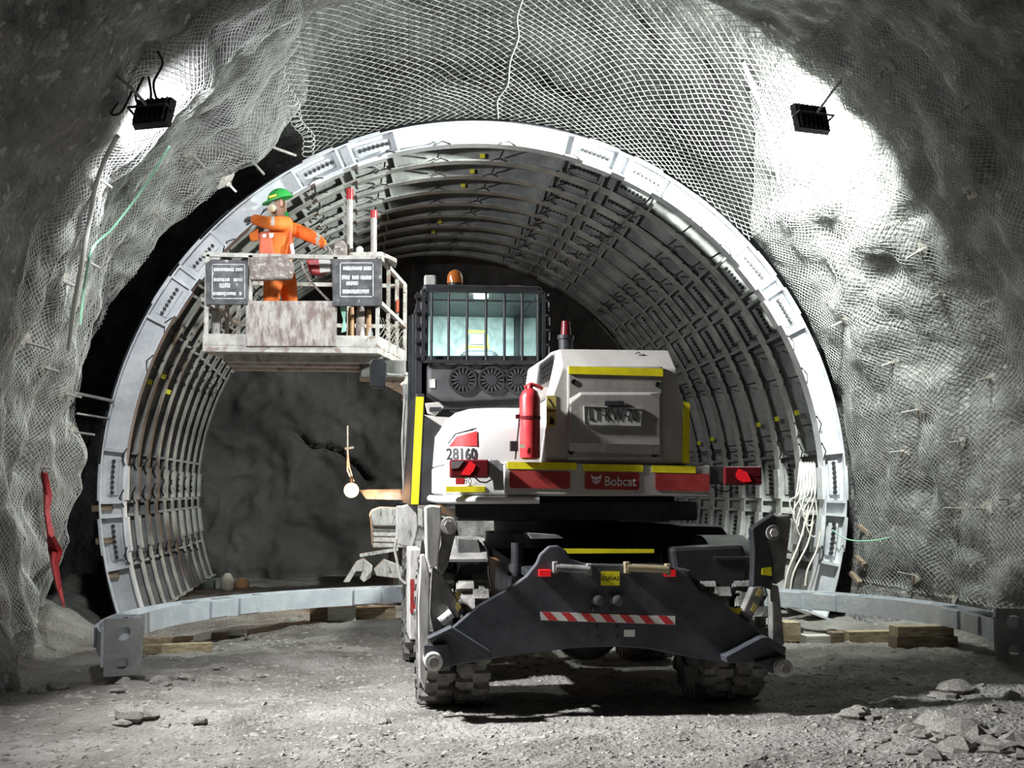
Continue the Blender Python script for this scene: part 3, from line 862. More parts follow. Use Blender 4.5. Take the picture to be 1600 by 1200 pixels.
# red and white warning strip, each slanted bar its own piece
st = part(quad_mb(pl([(844, 956), (1055, 963), (1055, 976), (845, 969)], YB - .004)), 'warning_strip', 'stripe_white', bl)
for k in range(7):
    x = 846 + k * 30.3
    y0 = 956 + (x - 844) * 7 / 211
    part(quad_mb(pl([(x, y0), (x + 14, y0 + .4), (x + 26, y0 + 13.6), (x + 12, y0 + 13.2)], YB - .007), (0, .003, 0)), 'red_bar', 'stripe_red', bl)
part(quad_mb(rect(975, 984, 992, 995, YB - .004)), 'data_plate', 'stripe_white', bl)
for px, py in ((933, 979), (964, 979), (933, 994), (964, 994)):
    mb = MB(); c = at(px, py, YB); mb.cyl(c + Vector((0, -.004, 0)), c + Vector((0, .004, 0)), .012, 10); part(mb, 'bolt_hole', 'text_black', bl)
# stabiliser legs folded up on both sides
def leg_l():
    mb = MB(); mb.prism(pl([(664, 792), (674, 789), (690, 791), (690, 830), (684, 884), (672, 890), (666, 872)], YB - .02), (0, .12, 0)); g = part(mb, 'stabiliser_leg', 'dusty_steel', bevel=.012)
    mb = MB(); mb.prism(pl([(690, 808), (712, 815), (714, 826), (708, 850), (700, 884), (690, 900), (682, 880), (690, 850)], YB + .06), (0, .06, 0)); part(mb, 'link_plate', 'dusty_dark', g, bevel=.01)
    mb = MB(); c = at(701, 821, YB); mb.cyl(c + Vector((0, -.02, 0)), c + Vector((0, .14, 0)), .06, 18); part(mb, 'pivot_boss', 'dusty_steel', g, smooth_deg=35, bevel=.006)
    mb = MB(); mb.cyl(c + Vector((0, -.05, 0)), c + Vector((0, -.015, 0)), .032, 6); part(mb, 'pivot_bolt', 'dusty_dark', g)
    mb = MB(); mb.prism(pl([(676, 884), (690, 896), (726, 955), (716, 968), (700, 950), (690, 985), (680, 1000), (672, 960)], YB + .12), (0, .12, 0)); part(mb, 'leg_arm', 'dusty_dark', g, bevel=.012)
    for y in (929, 948):
        part(quad_mb(pl([(711, y), (716, y - 8), (721, y), (715, y + 9)], YB + .115)), 'yellow_diamond', 'warning_label', g)
    mb = MB(); mb.prism(pl([(657, 866), (664, 866), (672, 900), (670, 1045), (664, 1080), (655, 1060), (653, 950)], YB + .1), (0, .05, 0)); part(mb, 'leg_side_plate', 'dusty_steel', g, bevel=.01)
    mb = MB(); mb.cyl(at(688, 972, YB + .1), at(706, 958, YB + .1), .035, 12); mb.cyl(at(694, 930, YB + .15), at(702, 980, YB + .15), .03, 12); part(mb, 'stabiliser_cylinder', 'dusty_steel', g, smooth_deg=35)
def leg_r():
    mb = MB(); mb.prism(pl([(1208, 806), (1236, 804), (1233, 840), (1226, 905), (1212, 914), (1200, 880), (1190, 840)], YB - .02), (0, .12, 0)); g = part(mb, 'stabiliser_leg', 'dusty_dark', bevel=.012)
    mb = MB(); mb.prism(pl([(1175, 826), (1186, 818), (1210, 802), (1212, 818), (1198, 838), (1210, 880), (1206, 922), (1190, 916), (1176, 918), (1178, 860)], YB - .06), (0, .1, 0)); part(mb, 'link_plate', 'exc_black', g, bevel=.01)
    mb = MB(); c = at(1204, 832, YB); mb.cyl(c + Vector((0, -.07, 0)), c + Vector((0, .12, 0)), .055, 18); part(mb, 'pivot_boss', 'dusty_dark', g, smooth_deg=35, bevel=.006)
    mb = MB(); mb.cyl(c + Vector((0, -.09, 0)), c + Vector((0, -.065, 0)), .03, 6); part(mb, 'pivot_bolt', 'dusty_steel', g)
    mb = MB(); mb.prism(pl([(1205, 912), (1217, 916), (1222, 960), (1226, 1008), (1216, 1008), (1206, 1000), (1206, 955)], YB + .02), (0, .1, 0)); part(mb, 'leg_side_plate', 'dusty_dark', g, bevel=.01)
    mb = MB(); mb.prism(pl([(1176, 918), (1190, 914), (1196, 926), (1172, 974), (1158, 962)], YB + .1), (0, .1, 0)); part(mb, 'leg_arm', 'dusty_dark', g, bevel=.012)
    for x, y in ((1186, 926), (1178, 950)):
        part(quad_mb(pl([(x - 5, y + 4), (x, y - 7), (x + 6, y - 4), (x, y + 7)], YB + .095)), 'yellow_diamond', 'warning_label', g)
    part(quad_mb(pl([(1191, 888), (1205, 886), (1206, 900), (1190, 898)], YB - .066)), 'yellow_strip', 'reflect_yellow', g)
    part(quad_mb(pl([(1140, 950), (1160, 950), (1155, 960), (1146, 958)], YB + .09)), 'yellow_strip', 'reflect_yellow', g)
leg_l(); leg_r()
# --- upper structure
YT = 9.65                                # tail
def zpt(p, z): return Vector((p.x, p.y, z))
Z = lambda py, Y: at(800, py, Y).z
X = lambda px, Y: at(px, 765, Y).x
xl, xr = X(694, YT), X(1112, YT)
# turntable underside
mb = MB(); mb.prism([(xl + .1, YT + .25, 1.32), (xr - .05, YT + .2, 1.32), (xr - .1, 12.9, 1.32), (xl + .15, 12.9, 1.32)], (0, 0, .14)); part(mb, 'slew_platform', 'exc_black', bevel=.02)
mb = MB(); mb.prism(pl([(842, 774), (1056, 776), (1056, 796), (985, 800), (842, 790)], YT + .3), (0, .8, 0)); part(mb, 'belly_plate', 'exc_black', bevel=.02)
def plan(x0, x1, y0, y1, r0, r1, n=8):    # plan outline, rounded rear corners (left r0, right r1)
    P = [(x0, y1)]
    for k in range(n + 1):
        a = pi + (pi / 2) * k / n
        P.append((x0 + r0 + r0 * cos(a), y0 + r0 + r0 * sin(a)))
    for k in range(n + 1):
        a = 1.5 * pi + (pi / 2) * k / n
        P.append((x1 - r1 + r1 * cos(a), y0 + r1 + r1 * sin(a)))
    P.append((x1, y1))
    return P
def stack(levels):                        # levels: (z, plan args)
    return MB().loft([[(x, y, z) for x, y in plan(*a)] for z, a in levels])
# lower counterweight band
z0, z1 = Z(775, YT), Z(725, YT)
mb = stack([(z0, (xl + .02, xr, YT + .02, 11.3, .22, .06)), (z0 + .02, (xl, xr, YT, 11.3, .24, .06)), (z1 - .02, (xl, xr, YT, 11.3, .24, .06)), (z1, (xl + .02, xr - .02, YT + .02, 11.3, .22, .05))])
cw = part(mb, 'counterweight', 'exc_white', smooth_deg=35)
# tube under the left part
mb = MB(); za = Z(781, YT)
mb.tube([(xl - .01, 11.2, za), (xl - .01, YT + .3, za), (xl + .08, YT + .07, za), (xl + .25, YT - .005, za), (X(842, YT), YT - .005, za)], .03, 10); part(mb, 'bumper_tube', 'exc_white', smooth_deg=50)
# left engine hood, rounded
zt = Z(636, YT + .1)
xh = X(870, YT)
mb = stack([(z1, (xl + .005, xh, YT + .005, 11.3, .25, .05)), (z1 + .25, (xl + .025, xh, YT + .015, 11.3, .27, .05)), (zt - .12, (xl + .06, xh, YT + .04, 11.3, .3, .05)), (zt - .03, (xl + .11, xh, YT + .1, 11.3, .3, .05)), (zt, (xl + .2, xh, YT + .22, 11.3, .25, .05))])
hood = part(mb, 'engine_hood', 'exc_white', smooth_deg=50)
# panels on the left end, wrapped on the rounded hood
_lv = [(z1, .005, .005, .25), (z1 + .25, .025, .015, .27), (zt - .12, .06, .04, .3)]
def hood_y(x, z):
    v = [np.interp(z, [l[0] for l in _lv], [l[k] for l in _lv]) for k in (1, 2, 3)]
    x0, y0, r_ = xl + v[0], YT + v[1], v[2]
    if x >= x0 + r_: return y0
    return y0 + r_ - math.sqrt(max(0, r_ * r_ - (x - x0 - r_) ** 2))
def wrap(mb, off):
    mb.v = [(p[0], hood_y(p[0], p[2]) - off, p[2]) for p in mb.v]
    return mb
top_c = [(704 + 42 * k / 12, 696 - 12 * min(1, k / 3) - 11 * k / 12) for k in range(13)]
mb = MB(); P0 = pl(top_c, YT); P1 = [Vector((p.x, p.y, Z(697, YT))) for p in P0]
mb.add(P0 + P1, [(k, k + 1, 14 + k, 13 + k) for k in range(12)])
part(wrap(mb, .004), 'red_sticker', 'red_paint', hood)
mb = MB(); mb.tube([Vector((p.x - .005, hood_y(p.x - .005, p.z + .02) - .002, p.z + .02)) for p in P0], .004, 5); part(mb, 'sticker_border', 'text_black', hood)
part(wrap(text_mb('28160', .118, at(722, 717.5, YT), (1, 0, 0), (0, 0, 1), sx=.7, bold=.02), .004), 'fleet_number', 'text_black', hood)
part(quad_mb(rect(712, 747, 726, 757, YT - .006)), 'red_sticker', 'red_paint', cw)
part(text_mb('80', .06, at(731, 756, YT - .006), (1, 0, 0), (0, 0, 1)), 'speed_number', 'text_black', cw)
part(quad_mb(rect(697, 760, 758, 769, YT - .006), (0, .03, 0)), 'yellow_strip', 'reflect_yellow', cw)
# tail lamps
def tail(x0, x1, y0, y1, Y, flip):
    mb = MB(); mb.prism(rect(x0, y0, x1, y1, Y), (0, .07, 0)); t = part(mb, 'tail_lamp', 'red_lens_dark', bevel=.012)
    w = x1 - x0; h = y1 - y0
    q = [(.28, .82), (.52, .08), (.66, .3), (.6, .62), (.5, .85)] if not flip else [(.3, .45), (.38, .12), (.6, .3), (.72, .8), (.5, .85), (.36, .7)]
    mb = MB(); mb.prism(pl([(x0 + w * a, y0 + h * b) for a, b in q], Y - .005), (0, .01, 0)); part(mb, 'brake_lens', 'red_lens', t)
    q = [(.03, .1), (.36, .06), (.22, .46), (.04, .5)] if not flip else [(.68, .1), (.96, .15), (.96, .5), (.76, .5)]
    mb = MB(); mb.prism(pl([(x0 + w * a, y0 + h * b) for a, b in q], Y - .004), (0, .01, 0)); part(mb, 'indicator_lens', 'grey_lens' if not flip else 'red_lens_dark', t)
tail(703, 764, 718, 747, YT - .12, False)
tail(1132, 1191, 729, 758, YT - .05, True)
mb = MB(); mb.prism(pl([(764, 718), (777, 718), (786, 727), (788, 766), (772, 766), (770, 750), (764, 745)], YT - .08), (0, .03, 0)); part(mb, 'lamp_bracket', 'plate_grey', bevel=.006)
mb = MB(); mb.prism(pl([(1108, 728), (1134, 729), (1134, 756), (1108, 758)], YT - .02), (0, .05, 0)); part(mb, 'lamp_bracket', 'exc_grey', bevel=.006)
mb = MB(); mb.tube(pl([(742, 746), (750, 753), (760, 754), (770, 748)], YT - .07), .006, 6); part(mb, 'lamp_cable', 'cable_black')
mb = MB(); mb.tube(pl([(1112, 760), (1122, 766), (1136, 768), (1146, 762)], YT), .006, 6); part(mb, 'lamp_cable', 'cable_black')
# rear bumper with three red panels
mb = MB(); mb.prism(pl([(788, 722), (1110, 728), (1109, 776), (788, 772)], YT - .03), (0, .06, 0)); bp = part(mb, 'rear_bumper', 'exc_beige_light', bevel=.008)
for x0, x1 in ((796, 891), (914, 999), (1024, 1109)):
    y0 = 735 + (x0 - 796) * .017
    mb = MB(); mb.prism(pl([(x0 + 2, y0), (x1 - 2, y0 + 1.5), (x1, y0 + 4), (x1, y0 + 26), (x1 - 3, y0 + 29), (x0 + 3, y0 + 27.5), (x0, y0 + 25), (x0, y0 + 3)], YT - .036), (0, .008, 0)); part(mb, 'red_panel', 'reflect_red', bp)
for x0, x1, y0 in ((793, 901, 721.5), (911, 1005, 725), (1019, 1087, 727)):
    part(quad_mb(pl([(x0, y0 + 11), (x1, y0 + 12.5), (x1, y0 + 1.5), (x0, y0)], YT - .038), (0, .008, 0)), 'yellow_strip', 'reflect_yellow', bp)
part(text_mb('Bobcat', .098, at(969, 759, YT - .04), (1, 0, -.01), (0, 0, 1), sx=.85, bold=.008), 'lettering', 'text_white', bp)
mb = MB()                                # cat head emblem
for pts in ([(923, 741), (928, 745), (935, 745), (940, 741), (939, 750), (936, 754), (931, 757), (926, 752)],):
    mb.prism(pl(pts, YT - .04), (0, .003, 0))
part(mb, 'emblem', 'text_white', bp)
mb = MB()
for pts in ([(926, 748), (931, 750), (930, 751.5), (926, 750)], [(933, 750), (938, 747), (937, 750), (934, 751.5)], [(930, 753), (934, 753), (932, 755)]):
    mb.prism(pl(pts, YT - .043), (0, .003, 0))
part(mb, 'emblem_eyes', 'reflect_red', bp)
# rear engine box (beige), sloping top edge
zb = z1
def sec(pts_px, Y): return pl(pts_px, Y)
front = [(852, 724), (1078, 728), (1066, 604), (1054, 574), (872, 574), (864, 604)]
mid = [(X(852, YT), 0), ]
mb = MB()
xa, xb = X(842, YT), X(1076, YT)
xat, xbt = X(878, YT), X(1060, YT)
zs = Z(574, YT); ztop = Z(545, YT + .22)
prof = lambda Y, zt_, inset: [(xa + inset, Y, zb), (xb - inset, Y, zb), (xbt + .03 - inset, Y, zs - .25), (xbt - inset, Y, zt_), (xat + inset, Y, zt_), (xa + .08 + inset, Y, zs - .25)]
mb.loft([prof(YT, zs, 0), prof(YT + .2, ztop, .01), prof(YT + .7, ztop + .03, .02), prof(11.15, ztop + .02, .05)])
box = part(mb, 'engine_box', 'exc_beige_light', bevel=.015)
# rear cover panel
mb = MB(); mb.prism(rect(887, 572, 1036, 718, YT - .035), (0, .05, 0)); pn = part(mb, 'rear_cover', 'exc_beige', box, bevel=.014)
mb = MB(); mb.loft([pl([(889, 706), (1033, 712), (1033, 612), (1014, 612), (906, 612), (889, 622)], YT - .036), pl([(890, 692), (1032, 695), (1032, 625), (1018, 616), (908, 616), (891, 630)], YT - .075)]); part(mb, 'cover_bulge', 'exc_beige', box, bevel=.008)
part(quad_mb(pl([(889, 584), (1036, 588), (1036, 576), (889, 572)], YT - .045), (0, .012, 0)), 'yellow_strip', 'reflect_yellow', box)
for px, py in ((897, 597), (1028, 601), (892, 706), (1023, 710)):
    c = at(px, py, YT - .037)
    mb = MB(); mb.lathe(c, (0, -1, 0), [(0, .022), (.004, .022), (.004, .015), (.001, .014)], 14); part(mb, 'cover_bolt', 'exc_black', box, smooth_deg=35)
# number plate
YN = YT - .088
pts = [(912, 634), (1004, 638), (1003, 668), (918, 666), (913, 662)]
np_ = part(quad_mb(pl(pts, YN), (0, .014, 0)), 'number_plate', 'plate_metal', box)
p0, p1 = at(915, 656, YN - .001), at(1002, 658, YN - .001)
part(text_mb('LT·KW·70', .122, (p0 + p1) / 2 + Vector((0, 0, -.002)), p1 - p0, (0, 0, 1), sx=.69, bold=.01), 'plate_lettering', 'text_black', box)
part(text_mb('CHILE', .032, at(958, 665, YN - .003), p1 - p0, (0, 0, 1), sx=1.1), 'plate_lettering', 'exc_grey', box)
mb = MB(); mb.tube(pl([(913.5, 635.5), (1002.5, 639.5), (1001.5, 666.5), (918.5, 664.5), (914, 661)], YN - .002), .003, 4, closed=True); part(mb, 'plate_border', 'text_black', box)
mb = MB(); mb.prism(rect(944, 626, 975, 634, YN - .006), (0, .016, 0)); part(mb, 'plate_lamp', 'exc_black', box, bevel=.006)
mb = MB(); mb.tube(pl([(993, 553), (998, 550), (1002, 556), (1006, 553)], YT + .14), .005, 5); part(mb, 'hood_scuff', 'exc_grey', box)
# yellow strip on the right flank, label on the left flank
part(quad_mb(pl([(1066, 724), (1077, 724), (1078, 630), (1068, 627)], YT - .01), (0, .012, 0)), 'yellow_strip', 'reflect_yellow', box)
xw = X(869, YT) - .005
lbm = MB(); lbm.prism(pl([(854, 618), (869, 618), (869, 667), (854, 667)], YT - .006), (0, .01, 0)); part(lbm, 'warning_label', 'warning_label', box)
mb = MB(); mb.prism(pl([(855, 641), (868, 641), (868, 643), (855, 643)], YT - .009), (0, .004, 0)); mb.prism(pl([(857, 622), (866, 636), (865, 637), (856, 623)], YT - .009), (0, .004, 0)); mb.prism(pl([(860, 650), (866, 655), (866, 664), (858, 663)], YT - .009), (0, .004, 0)); part(mb, 'label_print', 'text_black', box)
# left shoulder cover by the extinguisher with its vent
mb = MB(); mb.prism(pl([(838, 568), (868, 550), (872, 606), (868, 618), (848, 624), (832, 610)], YT + .35), (0, .5, 0)); sh = part(mb, 'hood_shoulder', 'exc_beige_light', bevel=.02)
mb = MB(); mb.prism(pl([(842, 570), (864, 553), (866, 590), (850, 600), (838, 604)], YT + .34), (0, .02, 0)); part(mb, 'air_grille', 'exc_grey', sh, bevel=.01)
for k in range(4):
    mb = MB(); mb.prism(pl([(844, 574 + k * 7), (864, 558 + k * 8), (864, 560 + k * 8), (844, 577 + k * 7)], YT + .33), (0, .015, 0)); part(mb, 'grille_slat', 'exc_black', sh)
# fire extinguisher
fe = part(MB().lathe(at(828, 718, YT - .09), (0, 0, 1), [(0, .05), (.012, .072), (.44, .075), (.49, .055), (.51, .025), (.535, .02)], 20), 'fire_extinguisher', 'red_paint', smooth_deg=40)
mb = MB(); mb.tube(pl([(820, 606), (830, 600), (842, 604), (848, 608)], YT - .09), .014, 8); part(mb, 'extinguisher_lever', 'red_paint', fe)
mb = MB(); mb.lathe(at(828, 653, YT - .09), (0, 0, 1), [(-.012, .078), (.012, .078)], 20); mb.obox(at(812, 651, YT - .09), (.06, .03, .03)); part(mb, 'extinguisher_strap', 'red_lens_dark', fe)
mb = MB(); mb.tube(pl([(822, 604), (814, 625), (811, 660), (808, 690), (805, 718)], YT - .07), .007, 6); part(mb, 'extinguisher_hose', 'cable_black', fe)
mb = MB(); mb.prism(rect(797, 689, 810, 705, YT - .08), (0, .04, 0)); part(mb, 'hose_clip', 'exc_black', fe, bevel=.006)
part(quad_mb(rect(812, 694, 820, 700, YT - .168)), 'inspection_tag', 'filler' if False else 'filter_cream', fe)
# exhaust post with red cap
c = at(884, 548, YT + .6)
mb = MB(); mb.cyl(c, c + Vector((0, 0, .09)), .055, 14); mb.cyl(c + Vector((0, 0, .09)), c + Vector((0, 0, .12)), .065, 14); ps = part(mb, 'beacon_post', 'exc_black', smooth_deg=35)
mb = MB(); mb.cyl(c + Vector((0, 0, .12)), c + Vector((0, 0, .23)), .04, 14, .032); part(mb, 'red_beacon', 'red_lens_dark', ps, smooth_deg=35)
# --- cab
YC, YF = 11.2, 12.85
cx0, cx1 = X(655, YC), X(852, YC)
zr = Z(458, YC); zf = 1.45; zw = Z(565, YC)
cab = part(MB().box((cx0, YC, zf), (cx1, YF, Z(640, YC))), 'cab_base', 'exc_black', bevel=.03)
mb = MB(); mb.box((cx0 + .02, YC + .02, zr), (cx1 - .02, YF - .02, zr + .07)); rf = part(mb, 'cab_roof', 'exc_black', bevel=.03)
for x, y in ((cx0, YC), (cx1 - .07, YC), (cx0, YF - .07), (cx1 - .07, YF - .07), (cx0, YC + .85)):
    mb = MB(); mb.box((x, y, zf + .3), (x + .07, y + .07, zr + .02)); part(mb, 'cab_pillar', 'exc_black', bevel=.015)
# rear panel under the window with three round vents
mb = MB(); mb.prism(pl([(668, 568), (836, 566), (846, 580), (846, 622), (690, 628), (668, 615)], YC - .06), (0, .08, 0)); vp = part(mb, 'rear_panel', 'exc_grey', bevel=.03)
mb = MB(); mb.prism(pl([(655, 556), (852, 556), (852, 640), (655, 640)], YC), (0, .06, 0)); part(mb, 'rear_wall', 'exc_black')
for px in (723, 768, 809):
    c = at(px, 594, YC - .06)
    mb = MB(); mb.lathe(c, (0, -1, 0), [(0, .118), (.03, .118), (.03, .1), (.012, .098), (.012, .05), (.03, .045), (.034, .0001)], 28); v_ = part(mb, 'round_vent', 'exc_black', smooth_deg=35)
    for k in range(16):
        a = 2 * pi * k / 16
        mb = MB(); mb.obox(c + Vector((.075 * cos(a), -.02, .075 * sin(a))), (.05, .012, .008), (0, -a, 0)); part(mb, 'vent_rib', 'exc_grey', v_)
mb = MB(); mb.prism(rect(671, 592, 680, 606, YC - .07), (0, .02, 0)); part(mb, 'switch', 'dusty_steel', vp)
# rear, front and side glass
for nm, lo, hi in (('rear_window', (cx0 + .07, YC + .03, zw), (cx1 - .07, YC + .036, zr)), ('windscreen', (cx0 + .07, YF - .04, 1.75), (cx1 - .07, YF - .034, zr)),
                   ('right_window', (cx1 - .04, YC + .07, 2.1), (cx1 - .034, YF - .07, zr)), ('door_window', (cx0 + .034, YC + .07, 2.1), (cx0 + .04, YF - .07, zr))):
    mb = MB(); mb.box(lo, hi); part(mb, nm, 'dusty_glass' if nm == 'windscreen' else 'glass')
# rear guard: frame and bars
g = part(MB(), 'rear_guard', 'exc_black') if False else None
x0g, x1g = X(660, YC - .1), X(850, YC - .1)
zg0, zg1 = Z(566, YC - .1), Z(456, YC - .1)
mb = MB()
for a_, b_ in (((x0g, zg0), (x1g, zg0)), ((x0g, zg1), (x1g, zg1)), ((x0g, zg0), (x0g, zg1)), ((x1g, zg0), (x1g, zg1))):
    mb.bar((a_[0], YC - .1, a_[1]), (b_[0], YC - .1, b_[1]), .028)
gd = part(mb, 'rear_guard', 'exc_black')
for px in (673, 700, 729, 759, 788, 816, 841):
    mb = MB(); mb.cyl((X(px, YC - .1), YC - .1, zg0), (X(px, YC - .1), YC - .1, zg1), .012, 8); part(mb, 'guard_bar', 'exc_black', gd)
mb = MB(); mb.bar((x0g, YC - .1, zg1 - .08), (x1g, YC - .1, zg1 - .08), .014); part(mb, 'guard_crossbar', 'exc_black', gd)
for k in range(5):
    for xx in (cx0 - .02, cx1 + .02):
        mb = MB(); zz = zg0 + .05 + k * .125; mb.obox((xx, YC - .03, zz), (.05, .1, .03)); part(mb, 'guard_hinge', 'exc_black', gd)
mb = MB(); mb.tube([(cx1 + .03, YC - .02, zg0 - .02), (cx1 + .045, YC - .02, zg0 + .3), (cx1 + .03, YC - .02, zg1)], .012, 6); part(mb, 'grab_rail', 'exc_black')
# inside: seat, headrest with yellow frame
mb = MB(); mb.loft([[(x, y, z) for x, y in ((.9, 11.65), (1.32, 11.65), (1.32, 11.8), (.9, 11.8))] for z in (1.7, 2.62)] + [[(x, y, 2.77) for x, y in ((.98, 11.66), (1.28, 11.66), (1.28, 11.78), (.98, 11.78))]]); st_ = part(mb, 'seat_back', 'seat_black', bevel=.05)
mb = MB(); mb.box((.88, 11.7, 1.8), (1.34, 12.2, 1.95)); part(mb, 'seat_cushion', 'seat_black', bevel=.04)
mb = MB(); hx0, hx1, hz0, hz1 = X(727, 11.7), X(763, 11.7), Z(543, 11.7), Z(519, 11.7)
mb.tube([(hx0, 11.7, hz0), (hx0 + .02, 11.7, hz1), (hx1 - .02, 11.7, hz1), (hx1, 11.7, hz0)], .015, 6, closed=True); part(mb, 'headrest_frame', 'yellow_frame', st_)
mb = MB(); mb.box((hx0 + .04, 11.69, hz0 + .02), (hx1 - .04, 11.72, hz1 - .02)); part(mb, 'headrest', 'exc_grey', st_, bevel=.01)
# door side with yellow strip, lower black side panel
mb = MB(); mb.prism([(cx0 - .03, YC - .05, 1.4), (cx0 + .02, YC - .05, 1.4), (cx0 + .02, YF, 1.4), (cx0 - .03, YF, 1.4)], (0, 0, zr - 1.42)) if False else mb.box((cx0 - .03, YC + .05, 1.42), (cx0 + .005, YF - .02, 2.1)); dr = part(mb, 'cab_door', 'exc_black', bevel=.015)
for yy in (YC + .05, YF - .05):
    mb = MB(); mb.bar((cx0 - .015, yy, 2.1), (cx0 - .015, yy, zr), .03); part(mb, 'door_post', 'exc_black', dr)
mb = MB(); mb.tube([(cx0 - .07, YF - .3, 1.5), (cx0 - .09, YF - .3, 2.0), (cx0 - .07, YF - .3, 2.4)], .014, 6); part(mb, 'door_grab_rail', 'dusty_steel', dr)
YS2 = YC - .08
part(quad_mb(pl([(642, 788), (654, 788), (662, 620), (650, 620)], YS2), (0, .01, 0)), 'yellow_strip', 'reflect_yellow')
mb = MB(); mb.prism(pl([(640, 790), (650, 615), (664, 615), (664, 650), (699, 668), (697, 760), (690, 788)], YS2 + .012), (0, 1.5, 0)); part(mb, 'side_panel', 'exc_black', bevel=.012)
mb = MB(); mb.prism(pl([(664, 630), (686, 628), (694, 636), (680, 650), (668, 646)], YS2 - .02), (0, .05, 0)); wl = part(mb, 'work_lamp_bracket', 'exc_beige_light', bevel=.006)
mb = MB(); mb.prism(rect(671, 636, 690, 643, YS2 - .05), (0, .05, 0)); part(mb, 'work_lamp', 'exc_black', wl, bevel=.006)
mb = MB(); mb.prism(pl([(662, 648), (706, 652), (702, 668), (690, 666)], YS2 - .01), (0, .4, 0)); part(mb, 'hood_ledge', 'exc_beige_light', bevel=.01)
# roof: beacon, grey lamp, red lamp
c = at(711, 443, YC + .3)
mb = MB(); mb.cyl(Vector((c.x, c.y, zr + .06)), Vector((c.x, c.y, c.z)), .06, 16); bc = part(mb, 'beacon_base', 'exc_black', rf, smooth_deg=35)
mb = MB(); mb.lathe(c, (0, 0, 1), [(0, .07), (.06, .068), (.1, .05), (.118, .02)], 18); part(mb, 'amber_beacon', 'amber', rf, smooth_deg=60)
c = at(672, 440, YC + .1)
mb = MB(); mb.obox(c, (.1, .09, .1)); part(mb, 'roof_lamp', 'dusty_steel', rf, bevel=.012)
mb = MB(); mb.cyl((c.x, c.y, zr + .05), c, .015, 8); part(mb, 'lamp_stalk', 'exc_black', rf)
c = at(804, 451, YC + .1)
mb = MB(); mb.obox(c, (.13, .08, .05)); part(mb, 'red_roof_lamp', 'red_lens_dark', rf, bevel=.012)
c = at(777, 455, YC + .1)
mb = MB(); mb.obox(c, (.09, .06, .05)); part(mb, 'roof_bracket', 'exc_black', rf)
# mirror
c = at(591, 584, 12.9)
mb = MB(); mb.loft([[c + Vector((sx * w, dy, sz)) for sx, sz in ((-.085, -.13), (.07, -.14), (.085, .1), (.05, .15), (-.06, .15), (-.09, .1))] for dy, w in ((0, 1), (.06, .8))]); mr = part(mb, 'mirror', 'exc_black', bevel=.015)
mb = MB(); mb.tube([c + Vector((.06, .03, .0)), c + Vector((.2, .02, -.01)), Vector((cx0, 12.8, c.z - .02))], .012, 6); part(mb, 'mirror_arm', 'dusty_steel', mr)
# --- boom, stick and bucket, held low in front
def slab(pts, x0, x1): 
    return MB().loft([[(x0, y, z) for y, z in pts], [(x1, y, z) for y, z in pts]])
part(slab([(12.3, 1.45), (12.2, 1.75), (13.6, 2.25), (14.9, 2.1), (15.0, 1.9), (13.6, 1.95)], 1.85, 2.15), 'boom', 'exc_white', bevel=.03)
part(slab([(14.75, 2.2), (15.0, 2.15), (15.2, 1.0), (15.05, .95)], 1.9, 2.1), 'dipper_stick', 'exc_white', bevel=.03)
bk = MB()
for x0, x1 in ((1.55, 1.58), (2.42, 2.45)):
    bk.loft([[(x0, y, z) for y, z in ((15.0, 1.05), (15.25, 1.0), (15.3, .75), (15.1, .62), (14.75, .68), (14.8, .8))], [(x1, y, z) for y, z in ((15.0, 1.05), (15.25, 1.0), (15.3, .75), (15.1, .62), (14.75, .68), (14.8, .8))]])
bk.loft([[(x, y, z) for y, z in ((15.25, 1.0), (15.3, .75), (15.1, .62), (14.75, .68), (14.76, .7), (15.09, .645), (15.275, .76), (15.23, 1.0))] for x in (1.58, 2.42)])
part(bk, 'bucket', 'dusty_steel')
mb = MB(); mb.cyl((2.0, 12.6, 1.5), (2.0, 13.6, 1.95), .07, 12); part(mb, 'boom_cylinder', 'exc_black', smooth_deg=35)
# upright rail beside the left sill
mb = MB(); mb.tube(pl([(634, 600), (637, 690), (634, 745)], 12.9), .03, 8); part(mb, 'sill_rail', 'dusty_steel', smooth_deg=50)

# fill light added under the cab roof to brighten the dusty windscreen
c = Vector((1.1, YC + .14, zr - .06))
mb = MB(); mb.obox(c + Vector((0, 0, .045)), (.12, .06, .03)); part(mb, 'cab_fill', 'lamp_lens', rf, bevel=.008)
ld = bpy.data.lights.new('cab_fill_source', 'AREA'); ld.size = .16; ld.energy = CAB_FILL_W; ld.spread = R(80); ld.color = (.8, 1.0, .98)
lo = bpy.data.objects.new('cab_fill_source', ld); col.objects.link(lo); lo.parent = ex
lo.location = c - org(ex) + Vector((0, 0, .005)); lo.rotation_euler = (R(58), 0, 0)
# ------------------------------------------------------------------ boom lift with its work basket
LY = 14.6                                # front of the basket
lift = thing('boom_lift', 'dust-splashed boom lift holding its work basket up beside the first steel arch', 'boom lift', (1.2, 18.6, 0))
def lp(mb, name, m, parent=None, **k): return build(mb, name, m, parent or lift, **k)
fl_z0, fl_z1 = at(450, 551, LY).z, at(450, 541, LY).z
bx0, bx1 = at(316, 550, LY).x, at(592, 550, LY).x
by1 = LY + 1.5
foot = [(bx0, LY), (bx1, LY), (bx1 + .34, by1), (bx0 + .25, by1)]
mb = MB(); mb.prism([(x, y, fl_z0) for x, y in foot], (0, 0, fl_z1 - fl_z0)); bk_ = lp(mb, 'basket', 'lift_dusty', bevel=.008)
zt = at(450, 397, LY).z
H_ = zt - fl_z0
